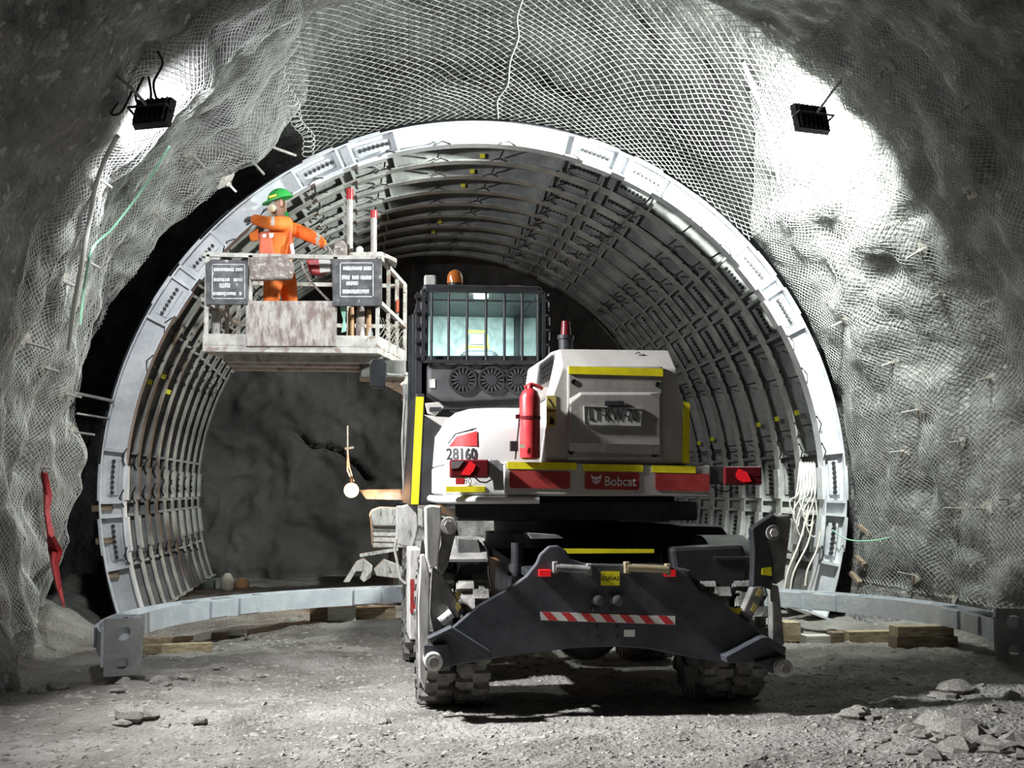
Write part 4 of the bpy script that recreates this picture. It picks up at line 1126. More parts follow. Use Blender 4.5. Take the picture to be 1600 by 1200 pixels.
# kick boards
def side(a, b, z0, z1, th=.02):
    d = (Vector((b[0], b[1], 0)) - Vector((a[0], a[1], 0))).normalized(); n = Vector((-d.y, d.x, 0)) * th
    return MB().hexa([Vector((a[0], a[1], z0)), Vector((b[0], b[1], z0)), Vector((b[0], b[1], z0)) + n, Vector((a[0], a[1], z0)) + n],
                     [Vector((a[0], a[1], z1)), Vector((b[0], b[1], z1)), Vector((b[0], b[1], z1)) + n, Vector((a[0], a[1], z1)) + n])
zk = at(450, 523, LY).z
for a, b in ((0, 1), (1, 2), (2, 3), (3, 0)):
    lp(side(foot[a], foot[b], fl_z1, zk), 'kick_board', 'lift_dusty', bk_, bevel=.004)
def fr(px): return at(px, 500, LY).x
# posts and rails (front, right, back, left)
def post(x, y, z0, z1, w=.045): return MB().box((x - w / 2, y - w / 2, z0), (x + w / 2, y + w / 2, z1))
for px in (322, 390, 523, 590):
    lp(post(fr(px), LY + .03, fl_z1, zt - .02), 'basket_post', 'lift_dusty', bk_)
for t in (.33, .66, 1.0):
    for (a, b) in ((1, 2), (0, 3)):
        x = foot[a][0] + (foot[b][0] - foot[a][0]) * t; y = foot[a][1] + (foot[b][1] - foot[a][1]) * t
        top = zt - (.04 if t < .5 else .1)
        lp(post(x, y, fl_z1, top), 'basket_post', 'lift_dusty', bk_)
for t in (.33, .66):
    lp(post(foot[3][0] + (foot[2][0] - foot[3][0]) * t, by1, fl_z1, zt - .1), 'basket_post', 'lift_dusty', bk_)
for h, m_ in ((zt - .02, 'lift_dusty'), (at(450, 470, LY).z, 'lift_dusty')):
    for a, b in ((0, 1), (1, 2), (2, 3), (3, 0)):
        A_, B_ = foot[a], foot[b]
        if a == 0 and h < zt - .1: continue
        za_ = h - (.08 if a == 2 else 0); zb_ = h - (.08 if b in (2, 3) and a != 0 else 0)
        if (a, b) == (3, 0): za_, zb_ = h - .08, h
        mb = MB(); mb.bar((A_[0], A_[1] + .03 * (a == 0), za_), (B_[0], B_[1] + .03 * (a == 0), zb_), .045); lp(mb, 'guard_rail', m_, bk_)
for y_ in (408, 540):
    pass
# splashed centre panel, foam pad, the two notice boards
mb = MB(); mb.prism(rect(384, 470, 524, 541, LY - .03), (0, .04, 0)); lp(mb, 'splash_panel', 'lift_splash', bk_, bevel=.008)
mb = MB(); mb.prism(pl([(388, 401), (446, 399), (458, 408), (460, 420), (456, 436), (390, 438)], LY - .1), (0, .1, 0)); lp(mb, 'foam_pad', 'pad_splash', bk_, bevel=.03, segs=3)
def board(pts, border, rows, box_):
    mb = MB(); mb.prism(pl(pts, LY - .05), (0, .045, 0)); b_ = lp(mb, 'notice_board', 'board_black', bk_, bevel=.006)
    x0, y0, x1, y1 = border
    for q in ((x0, y0, x1, y0 + 1.3), (x0, y1 - 1.3, x1, y1), (x0, y0, x0 + 1.3, y1), (x1 - 1.3, y0, x1, y1)):
        lp(quad_mb(rect(*q, LY - .054), (0, .004, 0)), 'white_border', 'board_text', b_)
    rnd = random.Random(int(x0))
    for (ry0, ry1, segs_) in rows:
        mb = MB()
        for (s0, s1) in segs_:                # the lettering is too smeared to read: rows of worn glyph strokes
            x = s0
            while x < s1:
                w = rnd.uniform(2.2, 4.2)
                xe = min(x + w, s1)
                mb.prism(rect(x, ry0 + rnd.uniform(0, .8), xe - .45, ry1 - rnd.uniform(0, .8), LY - .054), (0, .004, 0))
                x = xe
        tag(lp(mb, 'worn_lettering', 'board_text', b_), kind='stuff')
board([(321, 412), (330, 405), (386, 407), (388, 420), (387, 476), (322, 476)], (331, 412.5, 383, 467),
      [(418, 424, [(334, 366), (368, 380)]), (434, 440, [(334, 359), (365, 380)]), (442, 450, [(343, 360)]), (456, 461.5, [(333, 369), (374, 378)])], None)
board([(518, 405), (597, 404), (597, 478), (520, 478)], (531, 410, 583.5, 464),
      [(416, 422.5, [(536, 566), (568, 581)]), (430, 437, [(534, 547), (550, 561), (563, 581)]), (439, 446, [(541, 560)]), (452, 459, [(535, 577)])], None)
mb = MB(); mb.prism(pl([(518, 404), (522, 378), (536, 374), (543, 384), (542, 404)], LY + .02), (0, .12, 0)); lp(mb, 'control_box', 'pad_splash', bk_, bevel=.02)
# red capped jack posts
for px, y0, y1, Yp in ((546.5, 295, 402, LY + .25), (584, 329, 402, LY + .35)):
    p0, p1 = at(px, y1, Yp), at(px, y0, Yp)
    mb = MB(); mb.cyl(p0, p0 + (p1 - p0) * .84, .034, 12); j_ = lp(mb, 'jack_post', 'lift_dusty', bk_, smooth_deg=40)
    mb = MB(); mb.cyl(p0 + (p1 - p0) * .84, p1, .04, 12); lp(mb, 'red_post_cap', 'red_paint', bk_, smooth_deg=40)
# console and tool tray along the top right corner
mb = MB(); mb.prism(pl([(543, 402), (546, 394), (596, 393), (620, 404), (620, 411), (604, 403)], LY + .12), (0, .35, 0)); lp(mb, 'tool_tray', 'lift_dusty', bk_, bevel=.01)
mb = MB(); mb.lathe(at(562, 395, LY + .2), (0, 0, 1), [(0, .04), (.05, .04), (.07, .02)], 10); lp(mb, 'white_cap', 'stripe_white', bk_)
# side mesh at the right end: bars of a diamond grille
A_, B_ = Vector((foot[1][0], foot[1][1], 0)), Vector((foot[2][0], foot[2][1], 0))
for k in range(-4, 10):
    for s in (0, 1):
        t0, t1 = k / 9, (k + 3) / 9
        z_lo, z_hi = zk, zk + .22
        if s: t0, t1 = t1, t0
        pa = A_ + (B_ - A_) * t0 + Vector((0, 0, z_lo)); pb = A_ + (B_ - A_) * t1 + Vector((0, 0, z_hi))
        if min(t0, t1) < 0 or max(t0, t1) > 1: continue
        mb = MB(); mb.bar(pa, pb, .008); lp(mb, 'grille_bar', 'bolt_plate', bk_)
mb = MB(); c = A_ + (B_ - A_) * .62 + Vector((.02, 0, at(600, 478, LY + .9).z)); mb.obox(c, (.03, .16, .14)); lp(mb, 'red_tag', 'hi_vis_red', bk_)
mb = MB(); c = A_ + (B_ - A_) * .9 + Vector((.02, 0, at(600, 450, LY + 1.4).z)); mb.obox(c, (.03, .1, .12)); lp(mb, 'grey_tag', 'lift_dusty', bk_)
# underside: cross beams and the boom head
for t in (.2, .55, .9):
    mb = MB(); y = LY + 1.5 * t; mb.box((bx0 + .2, y - .05, fl_z0 - .08), (bx1 + .25 * t, y + .05, fl_z0)); lp(mb, 'floor_beam', 'lift_dusty', bk_)
mb = MB(); mb.prism([(.1, LY + .5, fl_z0 - .22), (.62, LY + .5, fl_z0 - .22), (.62, LY + 1.1, fl_z0 - .22), (.1, LY + 1.1, fl_z0 - .22)], (0, 0, .2)); lp(mb, 'basket_mount', 'dusty_dark', bevel=.02)
pb0, pb1, pb2 = Vector((.42, LY + .9, fl_z0 - .14)), Vector((.8, 16.6, 2.78)), Vector((1.75, 19.2, 1.55))
mb = MB(); mb.bar(pb0, pb1, .2, .2); lp(mb, 'boom_tip', 'lift_dusty', bevel=.015)
mb = MB(); mb.bar(pb1 - (pb1 - pb0) * .1, pb2, .28, .3); lp(mb, 'boom', 'lift_dusty', bevel=.02)
mb = MB(); mb.cyl(pb2 + Vector((-.1, -.9, -.35)), pb1 + Vector((.2, .7, -.2)), .06, 12); lp(mb, 'lift_cylinder', 'dusty_steel', smooth_deg=40)
# carrier: body, hood block, blade arms, wheels
mb = MB(); mb.box((.75, 18.1, .55), (2.6, 21.6, 1.35)); lp(mb, 'carrier_body', 'dusty_dark', bevel=.04)
mb = MB(); mb.loft([[at(580, 808, 17.6), at(660, 808, 17.6), at(660, 856, 17.6), at(582, 856, 17.6)], [at(580, 808, 17.6) + Vector((0, .8, 0)), at(660, 808, 17.6) + Vector((0, .8, 0)), at(660, 856, 17.6) + Vector((0, .8, 0)), at(582, 856, 17.6) + Vector((0, .8, 0))]]); lp(mb, 'front_block', 'lift_dusty', bevel=.02)
mb = MB(); mb.prism(pl([(578, 806), (582, 798), (596, 793), (660, 795), (660, 822), (582, 822)], 17.5), (0, 1.0, 0)); lp(mb, 'front_cover', 'dusty_steel', bevel=.02)
for z_ in (826, 834, 843):
    mb = MB(); mb.prism(pl([(583, z_), (620, z_ + 1), (620, z_ + 4), (583, z_ + 3)], 17.58), (0, .04, 0)); lp(mb, 'louvre', 'dusty_steel')
mb = MB(); mb.prism(pl([(561, 765), (640, 764), (640, 782), (572, 780)], 18.4), (0, .5, 0)); lp(mb, 'cross_beam', 'lift_dusty', bevel=.01)
mb = MB(); mb.prism(pl([(536, 910), (556, 878), (568, 872), (582, 884), (580, 902), (568, 910), (562, 904), (566, 893), (556, 893), (546, 910)], 17.2), (0, .12, 0)); lp(mb, 'outrigger_arm', 'dusty_steel', bevel=.01)
mb = MB(); mb.prism(pl([(584, 890), (600, 874), (622, 882), (630, 888), (630, 905), (588, 900)], 17.1), (0, .15, 0)); lp(mb, 'outrigger_foot', 'dusty_steel', bevel=.01)
mb = MB(); mb.bar(at(562, 868, 17.2), at(622, 858, 17.2), .06, .04); lp(mb, 'outrigger_beam', 'dusty_steel')
for x in (.62, 2.45):
    for y in (18.7, 21.0):
        mb = MB(); mb.lathe((x, y, .5), (1, 0, 0), [(0, .28), (0, .46), (.04, .5), (.26, .5), (.3, .46), (.3, .28)], 28, True); w_ = lp(mb, 'carrier_tyre', 'tyre', smooth_deg=40)
        mb = MB(); mb.lathe((x + .02, y, .5), (1, 0, 0), [(0, .0001), (.05, .1), (.05, .26), (.24, .28), (.24, .0001)], 20); lp(mb, 'carrier_rim', 'dusty_dark', w_, smooth_deg=40)

# ------------------------------------------------------------------ worker in the basket
WY = LY + .62
def skinned(name, verts, edges, radii, root=0, levels=2):
    me = bpy.data.meshes.new(name)
    me.from_pydata([tuple(v) for v in verts], edges, [])
    o = bpy.data.objects.new(name, me); col.objects.link(o)
    md = o.modifiers.new('skin', 'SKIN')
    sv = me.skin_vertices[0].data
    for i, r_ in enumerate(radii):
        sv[i].radius = (r_, r_) if not isinstance(r_, tuple) else r_
        sv[i].use_root = (i == root)
    md.use_smooth_shade = True
    sb = o.modifiers.new('sub', 'SUBSURF'); sb.levels = levels; sb.render_levels = levels
    bpy.context.view_layer.update()
    me2 = bpy.data.meshes.new_from_object(o.evaluated_get(bpy.context.evaluated_depsgraph_get()))
    bpy.data.objects.remove(o, do_unlink=True)
    return me2
def W_(px, py, dy=0.0): return at(px, py, WY + dy)
V_, E_, R_ = [], [], []
def vert(p, r_):
    V_.append(p); R_.append(r_); return len(V_) - 1
def chain(start, pts):
    i = start
    for p, r_ in pts:
        j = vert(p, r_); E_.append((i, j)); i = j
    return i
zfl = fl_z1
pel = vert(W_(436, 424, 0), (.155, .14))
ab = chain(pel, [(W_(435, 402, 0), (.15, .135)), (W_(434, 380, 0), (.165, .15)), (W_(438, 357, 0), (.165, .15))])
nk = chain(ab, [(W_(441, 343, 0), .075), (W_(440, 333, 0), .06)])
hd = chain(nk, [(W_(437, 322, 0), (.088, .082)), (W_(436, 312, 0), (.09, .085))])
# arm towards the arch (near the viewer) and the other arm, out behind
sh1 = chain(ab, [(W_(447, 349, -.15), .082)])
el1 = chain(sh1, [(W_(436, 349, -.27), .078), (W_(420, 349, -.28), .07), (W_(408, 346, -.2), .062)])
wr1 = chain(el1, [(W_(396, 342, -.02), .055)])
sh2 = chain(ab, [(W_(455, 356, .12), .08)])
el2 = chain(sh2, [(W_(470, 362, .16), .075), (W_(488, 370, .14), .068)])
wr2 = chain(el2, [(W_(500, 377, .08), .058), (W_(508, 385, .04), .05)])
# legs
l1 = chain(pel, [(W_(427, 436, -.06), .105)])
k1 = chain(l1, [(W_(423, 474, -.1), .078), (Vector((W_(424, 500).x, WY - .08, zfl + .28)), .066), (Vector((W_(424, 500).x, WY - .07, zfl + .1)), .05)])
f1 = chain(k1, [(Vector((W_(410, 500).x, WY - .08, zfl + .05)), .045)])
l2 = chain(pel, [(W_(449, 436, .08), .105)])
k2 = chain(l2, [(W_(453, 474, .1), .08), (Vector((W_(452, 500).x, WY + .1, zfl + .28)), .066), (Vector((W_(452, 500).x, WY + .1, zfl + .1)), .05)])
f2 = chain(k2, [(Vector((W_(440, 500).x, WY + .09, zfl + .05)), .045)])
def fat(r_, i):
    k = 1.14 if i not in (5, 6, 7) else 1.0
    return tuple(q * k for q in r_) if isinstance(r_, tuple) else r_ * k
me = skinned('body', V_, E_, [fat(r_, i) for i, r_ in enumerate(R_)])
base = Vector((W_(436, 424).x, WY, zfl))
for v in me.vertices: v.co -= base
for m_ in ('hi_vis', 'skin', 'reflective_band', 'boot', 'hi_vis_red'): me.materials.append(MATS[m_])
zneck = W_(441, 340).z - base.z
xb1 = (W_(426, 348).x - base.x, W_(432, 348).x - base.x)
xb2 = (W_(494, 372).x - base.x, W_(499, 376).x - base.x)
for p in me.polygons:
    c = p.center
    p.use_smooth = True
    if c.z > zneck and abs(c.x - (W_(438, 320).x - base.x)) < .16: p.material_index = 1
    elif c.z < .13: p.material_index = 3
    elif xb1[0] < c.x < xb1[1] and c.y < -.17 and c.z > W_(430, 362).z - base.z: p.material_index = 2
    elif xb2[0] < c.x < xb2[1] and c.z > .7: p.material_index = 2
per = thing('person', 'person in orange coveralls and green helmet in the basket, one hand on the arch', 'person', base)
bo = bpy.data.objects.new('body', me); link(bo, per); ORG[bo.name] = base
def wp(mb, name, m, parent=None, **k): return build(mb, name, m, parent or per, **k)
# hands: palm with five fingers each, as gloves
def hand(name, wrist, fwd, palm_n, m, curl, flip=1):
    fwd = Vector(fwd).normalized(); n_ = Vector(palm_n); n_ = (n_ - fwd * n_.dot(fwd)).normalized(); sd = fwd.cross(n_) * flip
    vv, ee, rr = [wrist - fwd * .03, wrist + fwd * .03, wrist + fwd * .075], [(0, 1), (1, 2)], [(.036, .03), (.042, .024), (.044, .022)]
    for k, (off, ln) in enumerate(((-.033, .07), (-.011, .08), (.011, .075), (.033, .06))):
        p = wrist + fwd * .08 + sd * off; i0 = 2; d = fwd
        for j in range(3):
            d = (d * cos(curl) + n_ * sin(curl)).normalized()
            p = p + d * ln / 3 * 1.15
            vv.append(p); rr.append(.0115 - .001 * j); ee.append((i0, len(vv) - 1)); i0 = len(vv) - 1
    p = wrist + fwd * .03 - sd * .045; i0 = 1; d = (fwd * .6 - sd * .8 + n_ * .3).normalized()
    for j in range(2):
        vv.append(p); rr.append(.0125); ee.append((i0, len(vv) - 1)); i0 = len(vv) - 1
        d = (d + fwd * .35 + n_ * .3 * j).normalized(); p = p + d * .035
    vv.append(p); rr.append(.011); ee.append((i0, len(vv) - 1))
    hm = skinned(name, vv, ee, rr)
    for v in hm.vertices: v.co -= base
    hm.materials.append(MATS[m])
    for q in hm.polygons: q.use_smooth = True
    o = bpy.data.objects.new(name, hm); link(o, per); ORG[o.name] = base
    return o
hand('gloved_hand', W_(394, 341.5, 0), W_(385, 341, .1) - W_(396, 342, -.02), (0, .6, -1), 'glove', .42)
hand('gloved_hand', W_(509, 386, .035), W_(518, 393, .0) - W_(508, 385, .04), (-.3, 0, -1), 'glove_light', .5)
# helmet with brim, ear defender, respirator, hood flap, harness
hc = W_(438, 314, 0)
tilt = Matrix.Rotation(R(-18), 3, 'Y')
def hp(x, y, z): return hc + tilt @ Vector((x, y, z))
secs = []
for k in range(7):
    a = pi / 2 * k / 6
    r_ = cos(a) if k < 6 else .02
    secs.append([hp(.135 * r_ * cos(t) * 1.05, .115 * r_ * sin(t), .02 + .125 * sin(a)) for t in [2 * pi * i / 20 for i in range(20)]])
mb = MB(); mb.loft(secs); hl = wp(mb, 'helmet', 'helmet_green', smooth_deg=50)
mb = MB(); mb.loft([[hp(.15 * cos(t) * 1.05 - (.05 if cos(t) < -.2 else 0), .128 * sin(t), z) for t in [2 * pi * i / 24 for i in range(24)]] for z in (.012, .024)]); wp(mb, 'helmet_brim', 'helmet_green', hl, smooth_deg=40)
mb = MB(); mb.prism([hp(-.11, -.13, .035), hp(-.02, -.142, .035), hp(-.02, -.142, .06), hp(-.11, -.13, .06)], (0, .02, 0)); wp(mb, 'helmet_sticker', 'reflect_yellow', hl)
mb = MB(); mb.box(tuple(W_(444, 346, -.14)), tuple(W_(452, 330, .14))) ; wp(MB().loft([[W_(444, 330, -.1), W_(450, 330, -.1), W_(450, 330, .1), W_(444, 330, .1)], [W_(446, 342, -.13), W_(453, 342, -.13), W_(453, 342, .13), W_(446, 342, .13)]]), 'neck_flap', 'helmet_green', bevel=.02)
fc = W_(429, 323, 0)
mb = MB(); mb.loft([[fc + Vector((x0_, y_ * w_, z_ * w_)) for y_, z_ in ((-.06, -.05), (.06, -.05), (.07, .0), (.045, .055), (-.045, .055), (-.07, 0))] for x0_, w_ in ((.05, 1), (-.02, .95), (-.055, .55))]); mk = wp(mb, 'respirator', 'mask_grey', bevel=.01)
for s in (-1, 1):
    c = fc + Vector((-.015, s * .075, -.03)); mb = MB(); mb.lathe(c, (-.5, s, -.35), [(0, .042), (.04, .045), (.05, .03)], 14); wp(mb, 'filter_canister', 'filter_cream', mk, smooth_deg=40)
mb = MB(); mb.loft([[fc + Vector((x0_, y_, z_)) for y_, z_ in ((-.078, .05), (.078, .05), (.07, .095), (-.07, .095))] for x0_ in (.03, -.045)]); wp(mb, 'goggles', 'visor_dark', mk, bevel=.012)
for s in (-1, 1):
    mb = MB(); c = hc + Vector((.012, s * .1, -.045)); mb.sphere(c, .038, 12, 8, (.8, .5, 1.2)); wp(mb, 'ear', 'skin', smooth_deg=60)
# bib pouch on the chest, harness straps, badge
mb = MB(); mb.prism(pl([(405, 362), (424, 360), (428, 397), (404, 398)], WY - .17), (0, .1, 0)); wp(mb, 'chest_pouch', 'hi_vis_red', bevel=.02)
for q in ([(410, 366), (416, 365), (416, 371), (410, 371)], [(420, 364), (428, 364), (427, 371), (421, 372)]):
    mb = MB(); mb.prism(pl(q, WY - .185), (0, .01, 0)); wp(mb, 'pocket_patch', 'reflective_band')
for q in ([(452, 360), (456, 360), (458, 398), (452, 398)],):
    mb = MB(); mb.prism(pl(q, WY - .18), (0, .02, 0)); wp(mb, 'harness_strap', 'hi_vis_red')
mb = MB(); mb.prism(pl([(453, 382), (458, 380), (461, 396), (456, 398)], WY - .2), (0, .015, 0)); wp(mb, 'harness_tag', 'stripe_white')
# jacket tail and hip bulge, seen left of the chest
mb = MB(); mb.loft([[W_(388, 366, .06), W_(404, 356, .02), W_(405, 376, .02), W_(392, 378, .06)], [W_(388, 366, .2), W_(404, 356, .2), W_(405, 376, .2), W_(392, 378, .2)]]); wp(mb, 'jacket_flap', 'hi_vis', bevel=.025, segs=3)
# ------------------------------------------------------------------ things kept in the basket
def put(mb, name, m, label, cat, group=None, **k):
    c = Vector((sum(p[0] for p in mb.v) / len(mb.v), sum(p[1] for p in mb.v) / len(mb.v), min(p[2] for p in mb.v)))
    o = build(mb, name, m, None, at_=c, **k)
    return tag(o, label, cat, group)
mb = MB(); mb.prism(pl([(478, 405), (492, 402), (512, 403), (512, 424), (498, 428), (484, 426)], LY + .4), (0, .2, 0)); put(mb, 'tool_case', 'red_paint', 'small red tool case behind the basket rail beside the foam pad', 'tool case', bevel=.02)
mb = MB(); mb.prism(pl([(498, 404), (516, 403), (516, 424), (500, 426)], LY + .36), (0, .05, 0)); put(mb, 'white_sheet', 'stripe_white', 'white sheet standing against the red tool case in the basket', 'sheet')
mb = MB(); mb.prism(pl([(531, 479), (542, 478), (540, 500), (541, 518), (533, 520), (536, 500)], LY + .1), (0, .03, 0)); put(mb, 'green_rag', 'cloth_green', 'pale green rag hanging below the right notice board', 'rag', bevel=.008)
for i, (x0, x1, y0, y1, m_, lb) in enumerate(((543, 554, 480, 522, 'bag_orange', 'brown roll standing in the basket next to the green rag'), (556, 570, 478, 522, 'pad_splash', 'grey brown sack standing in the basket under the notice board'),
                                             (572, 580, 484, 524, 'bag_orange', 'thin brown roll standing in the basket next to the corner post'))):
    p0, p1 = at((x0 + x1) / 2, y1, LY + .3), at((x0 + x1) / 2, y0, LY + .3)
    p0.z = zfl
    mb = MB(); r_ = (x1 - x0) / 2 / 2100 * (LY + .3)
    mb.lathe(p0, (0, 0, 1), [(0, r_), (.1, r_ * 1.05), ((p1 - p0).z * .85, r_), ((p1 - p0).z, r_ * .7)], 12); put(mb, 'material_roll', m_, lb, 'roll', smooth_deg=50)
for px in (567, 579):
    p0 = at(px, 522, LY + .08); p0.z = zfl
    mb = MB(); mb.lathe(p0, (0, 0, 1), [(0, .028), (.17, .028), (.2, .014), (.23, .014)], 12); put(mb, 'white_bottle', 'stripe_white', 'small white bottle behind the kick board of the basket', 'bottle', 'white bottles in the basket', smooth_deg=40)
mb = MB(); mb.tube(pl([(468, 400), (474, 420), (486, 440), (500, 456), (514, 470)], LY + .06), .014, 6); put(mb, 'lanyard', 'pad_splash', 'grey safety rope hanging from the rail across the basket opening', 'rope')
mb = MB(); c = at(338, 490, LY + .5); mb.obox(Vector((c.x, c.y, zfl + .22)), (.1, .12, .44)); put(mb, 'battery_box', 'dusty_steel', 'pale box standing in the basket below the left notice board', 'box', bevel=.015)
# ------------------------------------------------------------------ hanging bulb
bc_ = at(549, 766, 18.2)
t = thing('hanging_bulb', 'glowing warm light bulb hanging on its cord in the lined tunnel', 'light bulb', bc_)
mb = MB(); mb.sphere(bc_, .1, 20, 14); gl = build(mb, 'bulb', 'bulb_glow', t, smooth_deg=60)
mb = MB(); mb.cyl(bc_ + Vector((0, 0, .095)), bc_ + Vector((0, 0, .17)), .03, 12); build(mb, 'socket', 'lamp_black', t, smooth_deg=40)
p = [at(543, y, 18.2) for y in (665, 700, 735)] + [bc_ + Vector((0, 0, .15))]
roofp = Vector((p[0].x, 18.2, 4.9))
mb = MB(); mb.tube([p[0], p[1], p[2], p[3]], .012, 6); build(mb, 'cord', 'pipe_white', t)
mb = MB(); mb.tube([Vector((p[0].x, 18.2, 5.45)), p[0]], .005, 6); build(mb, 'suspension_wire', 'cable_black', t)
mb = MB(); mb.tube([p[1], at(546, 730, 18.2), at(553, 752, 18.2)], .008, 6); build(mb, 'spare_cord', 'pipe_white', t)
mb = MB(); mb.bar(at(539, 701, 18.2), at(553, 699, 18.2), .03); build(mb, 'cord_clamp', 'rebar', t)
ld = bpy.data.lights.new('bulb_source', 'POINT'); ld.energy = BULB_W; ld.color = (1, .55, .28); ld.shadow_soft_size = .08
lo = bpy.data.objects.new('bulb_source', ld); col.objects.link(lo); lo.parent = t; lo.location = (0, -.14, 0)

# ------------------------------------------------------------------ rock bolts with face plates
def on_rock(px, py):                     # first point of the rock along a pixel ray
    d = ray(px, py); d = d / d.y
    prev = None
    for k in range(60, 340):
        Y = k * .05
        p = Vector((0, 0, EYE)) + d * Y
        a = math.atan2(p.x - CX, p.z - CZ); r_ = math.hypot(p.x - CX, p.z - CZ)
        if r_ > float(rock_r(np.array(a), np.array(Y))) - .03:
            return p, a
    p = Vector((0, 0, EYE)) + d * 13.2
    return p, math.atan2(p.x - CX, p.z - CZ)
bolts = [(1385, 105, .15, 'tilted bolt plate on the dark right roof', 'bolt'), (1518, 160, .12, '', ''), (1515, 300, .13, '', ''), (1548, 470, .14, '', ''), (1548, 590, .1, '', ''),
         (1440, 390, .12, '', ''), (1470, 460, .1, '', ''), (1398, 565, .12, '', ''), (1436, 640, .14, '', ''), (1500, 690, .12, '', ''), (1412, 705, .13, '', ''),
         (1503, 795, .16, '', ''), (1540, 795, .15, '', ''), (1582, 780, .17, '', ''), (1430, 900, .14, '', ''), (1487, 935, .12, '', ''), (1320, 500, .1, '', ''),
         (300, 240, .16, '', ''), (355, 285, .14, '', ''), (148, 275, .13, '', ''), (240, 330, .13, '', ''), (100, 440, .13, '', ''), (130, 405, .1, '', ''), (40, 535, .16, '', ''), (70, 575, .12, '', ''), (100, 615, .13, '', ''), (115, 675, .12, '', ''), (60, 730, .12, '', '')]
for i, (px, py, s, _, _) in enumerate(bolts):
    p, a = on_rock(px, py)
    if p is None: continue
    n_ = Vector((-sin(a), -.25, -cos(a))).normalized()
    rot = n_.to_track_quat('Z', 'Y').to_matrix() @ Matrix.Rotation(R((i * 47) % 90), 3, 'Z')
    near = ('left' if px < 800 else 'right')
    if px > 800:
        zone = ('high on the dark right wall, clear of the glare' if px > 1500 and py < 600 else 'just under the glare of the right floodlight' if py < 480 else 'low on the right wall above the lying arch' if py > 860 else
                'level with the green line on the right wall' if py > 760 else 'on the netted right wall beside the bracing bars')
    else:
        zone = ('on the lit left wall under the floodlight' if px > 200 else 'along the pale pipe on the left wall' if py < 500 else 'low on the left wall above the red tarp')
    t = thing('rock_bolt', 'rock bolt with square face plate ' + zone, 'rock bolt', p, 'rock bolts on the %s wall' % near)
    p = p - n_ * .02
    def bp_(x, y, z): return p + rot @ Vector((x, y, z))
    h = s * .55
    mb = MB(); mb.loft([[bp_(x * h, y * h, .0) for x, y in ((-1, -1), (1, -1), (1, 1), (-1, 1))], [bp_(x * h, y * h, .012) for x, y in ((-1, -1), (1, -1), (1, 1), (-1, 1))], [bp_(x * h * .4, y * h * .4, .035) for x, y in ((-1, -1), (1, -1), (1, 1), (-1, 1))]])
    build(mb, 'face_plate', 'bolt_plate', t)
    mb = MB(); mb.cyl(bp_(0, 0, .03), bp_(0, 0, .065), .026, 6); build(mb, 'nut', 'bolt_plate', t)
    mb = MB(); mb.cyl(bp_(0, 0, -.05), bp_(0, 0, .16 + .05 * (i % 3)), .012, 8); build(mb, 'bolt_bar', 'rebar', t)

# ------------------------------------------------------------------ bars between the arch and the rock
def rodt(p0, p1, r_, label, name='spacer_bar', m='rebar', cat='steel bar', group=None):
    mb = MB(); mb.cyl(p0, p1, r_, 8); o = put(mb, name, m, label, cat, group, smooth_deg=50); return o
def archp(px, py): return at(px, py, AY - .005)
rodt(archp(462, 243), at(392, 218, 15.0), .018, 'thin steel bar bracing the upper left of the first arch to the rock')
rodt(archp(412, 272), at(396, 254, 15.1), .016, 'short steel bar bracing the first arch above the worker')
rodt(archp(178, 627), at(108, 612, 14.9), .018, 'thin steel bar bracing the left leg of the first arch to the rock')
rodt(archp(170, 654), at(120, 646, 14.95), .012, 'slim bar below the bracing bar at the left leg of the first arch')
rodt(archp(1187, 345), at(1285, 290, 14.9), .02, 'bright steel bar bracing the upper right of the first arch to the rock')
rodt(archp(1338, 612), at(1430, 603, 14.7), .018, 'steel bar bracing the right side of the first arch to the rock')
rodt(archp(1340, 632), at(1390, 622, 14.85), .012, 'slim bar below the bracing bar at the right side of the first arch')
# timber wedges between the left leg and the rock
for i, (x0, x1, y) in enumerate(((144, 176, 795), (150, 178, 846), (168, 186, 900))):
    pa, pb = at(x0, y, AY + .08), at(x1, y - 2, AY + .08)
    mb = MB(); mb.bar(pa, pb, .09, .07); put(mb, 'timber_wedge', 'timber_dark', 'short timber wedge driven between the left arch leg and the rock', 'timber wedge', 'timber wedges at the left arch leg', bevel=.006)
for i, (x0, y0, x1, y1) in enumerate(((1342, 822, 1362, 836), (1338, 870, 1352, 884), (1330, 895, 1344, 912))):
    pa, pb = at(x0, y0, AY + .08), at(x1, y1, AY - .1)
    mb = MB(); mb.bar(pa, pb, .06, .05); put(mb, 'timber_wedge', 'timber_dark', 'short timber wedge driven between the right arch leg and the rock', 'timber wedge', 'timber wedges at the right arch leg', bevel=.006)

# ------------------------------------------------------------------ cables, pipes, tarp
def wall_path(pts, off=.07):
    out = []
    for (x, y) in pts:
        p, a = on_rock(x, y)
        out.append(p - Vector((sin(a), 0, cos(a))) * off)
    return out
def dense(P, n=5):
    out = []
    for i in range(len(P) - 1):
        p0 = P[max(i - 1, 0)]; p1 = P[i]; p2 = P[i + 1]; p3 = P[min(i + 2, len(P) - 1)]
        for k in range(n):
            t = k / n
            out.append(.5 * ((2 * p1) + (p2 - p0) * t + (2 * p0 - 5 * p1 + 4 * p2 - p3) * t * t + (3 * p1 - p0 - 3 * p2 + p3) * t ** 3))
    out.append(P[-1]); return out
mb = MB(); mb.tube(dense(wall_path([(250, 215), (210, 280), (160, 345), (126, 378), (113, 440), (106, 500)], .12), 6), .012, 6)
put(mb, 'green_cable', 'cable_green', 'thin green cable slung down the left rock wall from the floodlight', 'cable', smooth_deg=60)
mb = MB(); mb.tube(dense(wall_path([(168, 200), (140, 260), (125, 330), (112, 400), (100, 470), (92, 540)], .1), 5), .022, 8)
